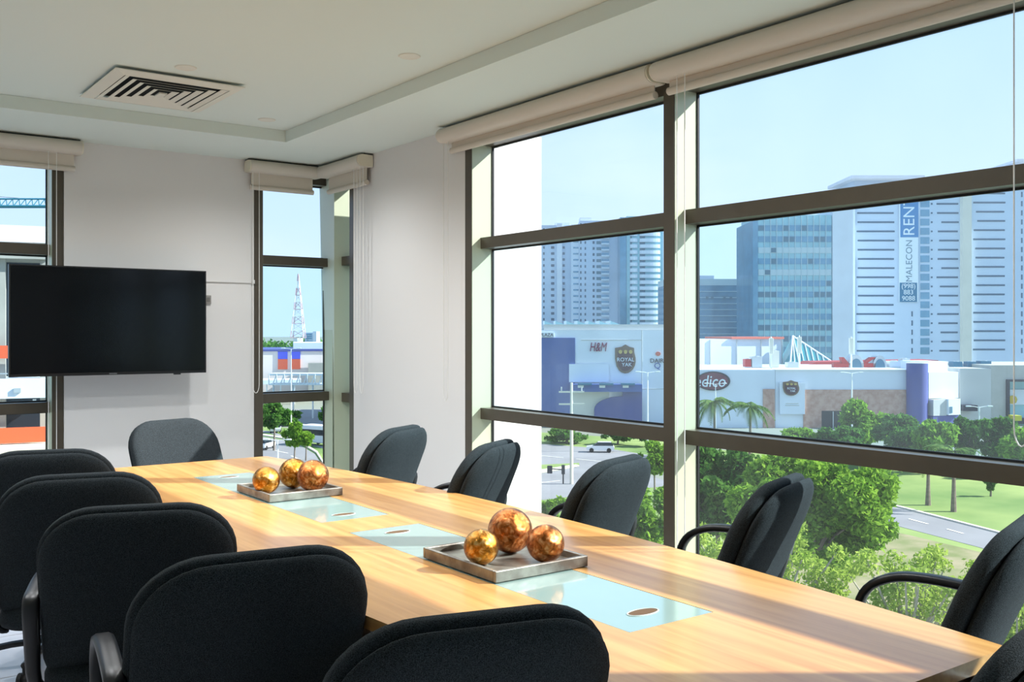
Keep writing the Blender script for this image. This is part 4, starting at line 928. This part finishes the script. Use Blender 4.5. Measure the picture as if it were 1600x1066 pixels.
# ---- vehicles
CARB = {}
def car(label, x, y, rz, colour, name='car'):
    X, Y = gpt(x, y); o = thing(name, label, 'car', (X, Y, GZ+.06), rz-YAW, 'cars outside'); m = mat('car_paint_%d_%d_%d' % colour, colour, .3, coat=.5)
    if not CARB:
        body = [(-2.05, .35), (2.0, .35), (2.1, .6), (2.05, .85), (1.1, .98), (.95, 1.0), (-1.95, 1.02), (-2.1, .7)]
        CARB['b'] = MB().xprism(body, -.86, .86).mesh('body'); CARB['c'] = MB().add([(1.05, -.80, .99), (1.05, .80, .99), (-1.95, .80, 1.0), (-1.95, -.80, 1.0), (.35, -.62, 1.50), (.35, .62, 1.50), (-1.6, .62, 1.50), (-1.6, -.62, 1.50)], [(0, 1, 5, 4), (1, 2, 6, 5), (2, 3, 7, 6), (3, 0, 4, 7), (4, 5, 6, 7), (3, 2, 1, 0)]).mesh('cabin_glass')
        CARB['r'] = MB().box(-1.62, .37, -.64, .64, 1.495, 1.545).mesh('roof'); CARB['w'] = MB().tube([(0, -.1, 0), (0, .1, 0)], .34, 14).mesh('wheel'); CARB['c'].materials.append(X_['cargl']); CARB['w'].materials.append(X_['tyre'])
    for k, nm in (('b', 'body'), ('r', 'roof')):
        me = CARB[k].copy(); me.materials.clear(); me.materials.append(m); link(nm, me, o)
    link('cabin_glass', CARB['c'], o)
    for wx in (-1.3, 1.3):
        for wy in (-.8, .8): link('wheel', CARB['w'], o, (wx, wy, .34))
    return o
car('white hatchback driving on the avenue behind the chair', 938, 707, rad(174), (236, 238, 242)); car('white car leaving at the edge of the curving road', 414, 702, rad(80), (236, 238, 240))
for lb, x, y, c_ in (('silver car parked under the leafy tree', 431, 676, (190, 196, 202)), ('lilac grey car parked beside the small bright tree', 470, 677, (170, 168, 190)), ('pale blue van-like car parked next to the bus', 488, 684, (186, 208, 222)), ('white car parked on the grass edge before the coach', 474, 690, (228, 232, 236)), ('white car far back in the car park', 445, 655, (230, 232, 234)), ('second white car far back in the car park', 425, 651, (224, 228, 232))): car(lb, x, y, rad(100), c_)
X, Y = gpt(513, 697); bs = thing('coach', 'white coach with a dark window band parked on the grass', 'bus', (X, Y, GZ+.05), rad(150)-YAW)
MB().cbox(-4.6, 4.6, -1.2, 1.2, .45, 3.2, .15).build('body', X_['white'], bs); MB().box(-4.0, 4.63, -1.225, 1.225, 1.65, 2.55).build('window_band', X_['cargl'], bs)
for wx in (-3, 3):
    for wy in (-1.1, 1.1): link('wheel', CARB['w'], bs, (wx, wy, .40)).scale = (1.3, 1.3, 1.3)
# ---- view through the narrow corner window
T = Ext('colourful_store', 'pink white store with violet blue and orange panels behind the car park', 'building', 460, 260, rot=rad(12))
T.box('wall', 340, 535, 549, None, 0, 40, mat('blush_render', (240, 222, 214), .85)); T.box('band', 340, 535, 546, 549, -.3, 40, X_['violet']); T.box('upper_hall', 458, 535, 536, 545.8, 4, 30, X_['white'])
for x0, x1 in ((435, 449.5), (455, 469)): T.box('blue_panel', x0, x1, 549.5, 561, -.3, -.01, mat('royal_blue_panel', (76, 84, 200), .6)); T.box('orange_panel', x0, x1, 561.2, 577, -.3, -.01, mat('rust_orange_panel', (206, 92, 62), .7))
T.box('canopy', 380, 470, 590, 596, -14, -4, X_['steelw']); 
for x in (420, 440, 460): T.box('canopy_post', x, x+1.4, 596, None, -13, -12, X_['steelw'])
T.box('grey_annex', 481, 530, 567, None, -3, -.4, X_['conc'])
T = Ext('steel_canopy', 'white lattice steel walkway canopy before the coloured store', 'canopy', 490, 205)
T.box('deck', 420, 516, 584, 587, 0, 5, X_['steelw']); T.box('deck', 420, 516, 600, 602, 0, 5, X_['steelw'])
for k in range(17): x = 420+6*k; MB().tube([(T.lx(x), 0, T.lz(601)), (T.lx(x+6 if k % 2 else x), 0, T.lz(585)), ], .12, 5).build('brace', X_['steelw'], T.o)
for x in (424, 455, 486, 512): T.box('leg', x, x+1.2, 602, None, 1, 2, X_['steelw'])
T = Ext('radio_mast', 'red and white lattice radio mast on the horizon', 'mast', 466, 620)
for k in range(9):
    z0, z1 = T.lz(528)+(T.lz(428)-T.lz(528))*k/9, T.lz(528)+(T.lz(428)-T.lz(528))*(k+1)/9; w0, w1 = 4.0*(1-k/9.3), 4.0*(1-(k+1)/9.3); m_ = X_['steelw'] if k % 2 else mat('mast_red', (198, 164, 170), .6); mb = MB()
    c0 = [(sx_*w0, sy_*w0, z0) for sx_, sy_ in ((-1, -1), (1, -1), (1, 1), (-1, 1))]; c1 = [(sx_*w1, sy_*w1, z1) for sx_, sy_ in ((-1, -1), (1, -1), (1, 1), (-1, 1))]
    for i in range(4): mb.tube([c0[i], c1[i]], .24, 4); mb.tube([c0[i], c1[(i+1) % 4]], .14, 4); mb.tube([c0[i], c0[(i+1) % 4]], .14, 4)
    mb.build('lattice_section', m_, T.o)
MB().tube([(0, 0, 0), (0, 0, T.lz(528))], 3.0, 8).build('base_column', X_['steelw'], T.o)
T = Ext('far_block', 'pale far block next to the radio mast', 'building', 488, 640); T.box('wall', 476, 489, 520, None, 0, 16, X_['tower']); T.box('stair_tower', 489.2, 495, 518, None, -1, 10, X_['white'])
for y in (522, 525, 528): T.box('window', 478, 487, y, y+1.2, -.3, .1, X_['glassblue'])
# ---- building site past the wall screen
T = Ext('unfinished_building', 'unfinished white concrete building with orange netting behind the wall screen', 'building', 20, 62, rot=rad(24))
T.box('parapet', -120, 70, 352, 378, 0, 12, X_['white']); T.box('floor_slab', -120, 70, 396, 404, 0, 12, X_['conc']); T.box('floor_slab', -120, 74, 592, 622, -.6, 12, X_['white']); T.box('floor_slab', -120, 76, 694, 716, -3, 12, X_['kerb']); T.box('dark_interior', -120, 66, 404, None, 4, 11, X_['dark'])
for x in (-60, 0, 58): T.box('column', x, x+9, 378, None, .5, 1.4, X_['conc'])
T.box('safety_net', -120, 70, 668, 692, -.3, -.2, X_['orange']); T.box('safety_net', -120, 70, 540, 560, -.3, -.2, X_['orange']); T.box('rail', -120, 70, 583, 584.5, -.2, -.1, X_['galv']); T.box('ledge_lamp', 9, 14, 628, 632, -.2, .2, X_['steelw']); T.box('ledge_lamp', 48, 53, 625, 629, -.2, .2, X_['steelw']); T.box('plaque', 22, 32, 606, 613, -.75, -.62, X_['galv'])
for k in range(8): T.box('railing_post', -40+k*14, -39.3+k*14, 399-8, 396, -.1, .0, X_['galv'])
# tower crane boom
T = Ext('tower_crane', 'teal lattice tower crane boom above the unfinished building', 'crane', 30, 110)
tm = mat('crane_teal', (40, 122, 142), .5)
L0, L1 = T.lx(-700), T.lx(75); zt_, zb_ = T.lz(311), T.lz(323)
mb = MB(); 
for yy in (-.5, .5): mb.tube([(L0, yy, zb_), (L1, yy, zb_)], .12, 5)
mb.tube([(L0, 0, zt_), (L1, 0, zt_)], .10, 5); mb.build('boom_chord', tm, T.o)
nb = 40; mb = MB()
for k in range(nb):
    xa = L1-(k)*.72*1.0; mb.tube([(xa, -.5, zb_), (xa-.36, 0, zt_)], .05, 4); mb.tube([(xa-.36, 0, zt_), (xa-.72, -.5, zb_)], .05, 4)
mb.build('boom_lattice', tm, T.o)
MB().tube([(L0+2, 0, 0), (L0+2, 0, zt_+4)], .6, 8).build('crane_mast', tm, T.o); MB().tube([(L0+2, 0, zt_+4), (L1-2, 0, zt_)], .04, 4).build('stay_cable', X_['galv'], T.o)
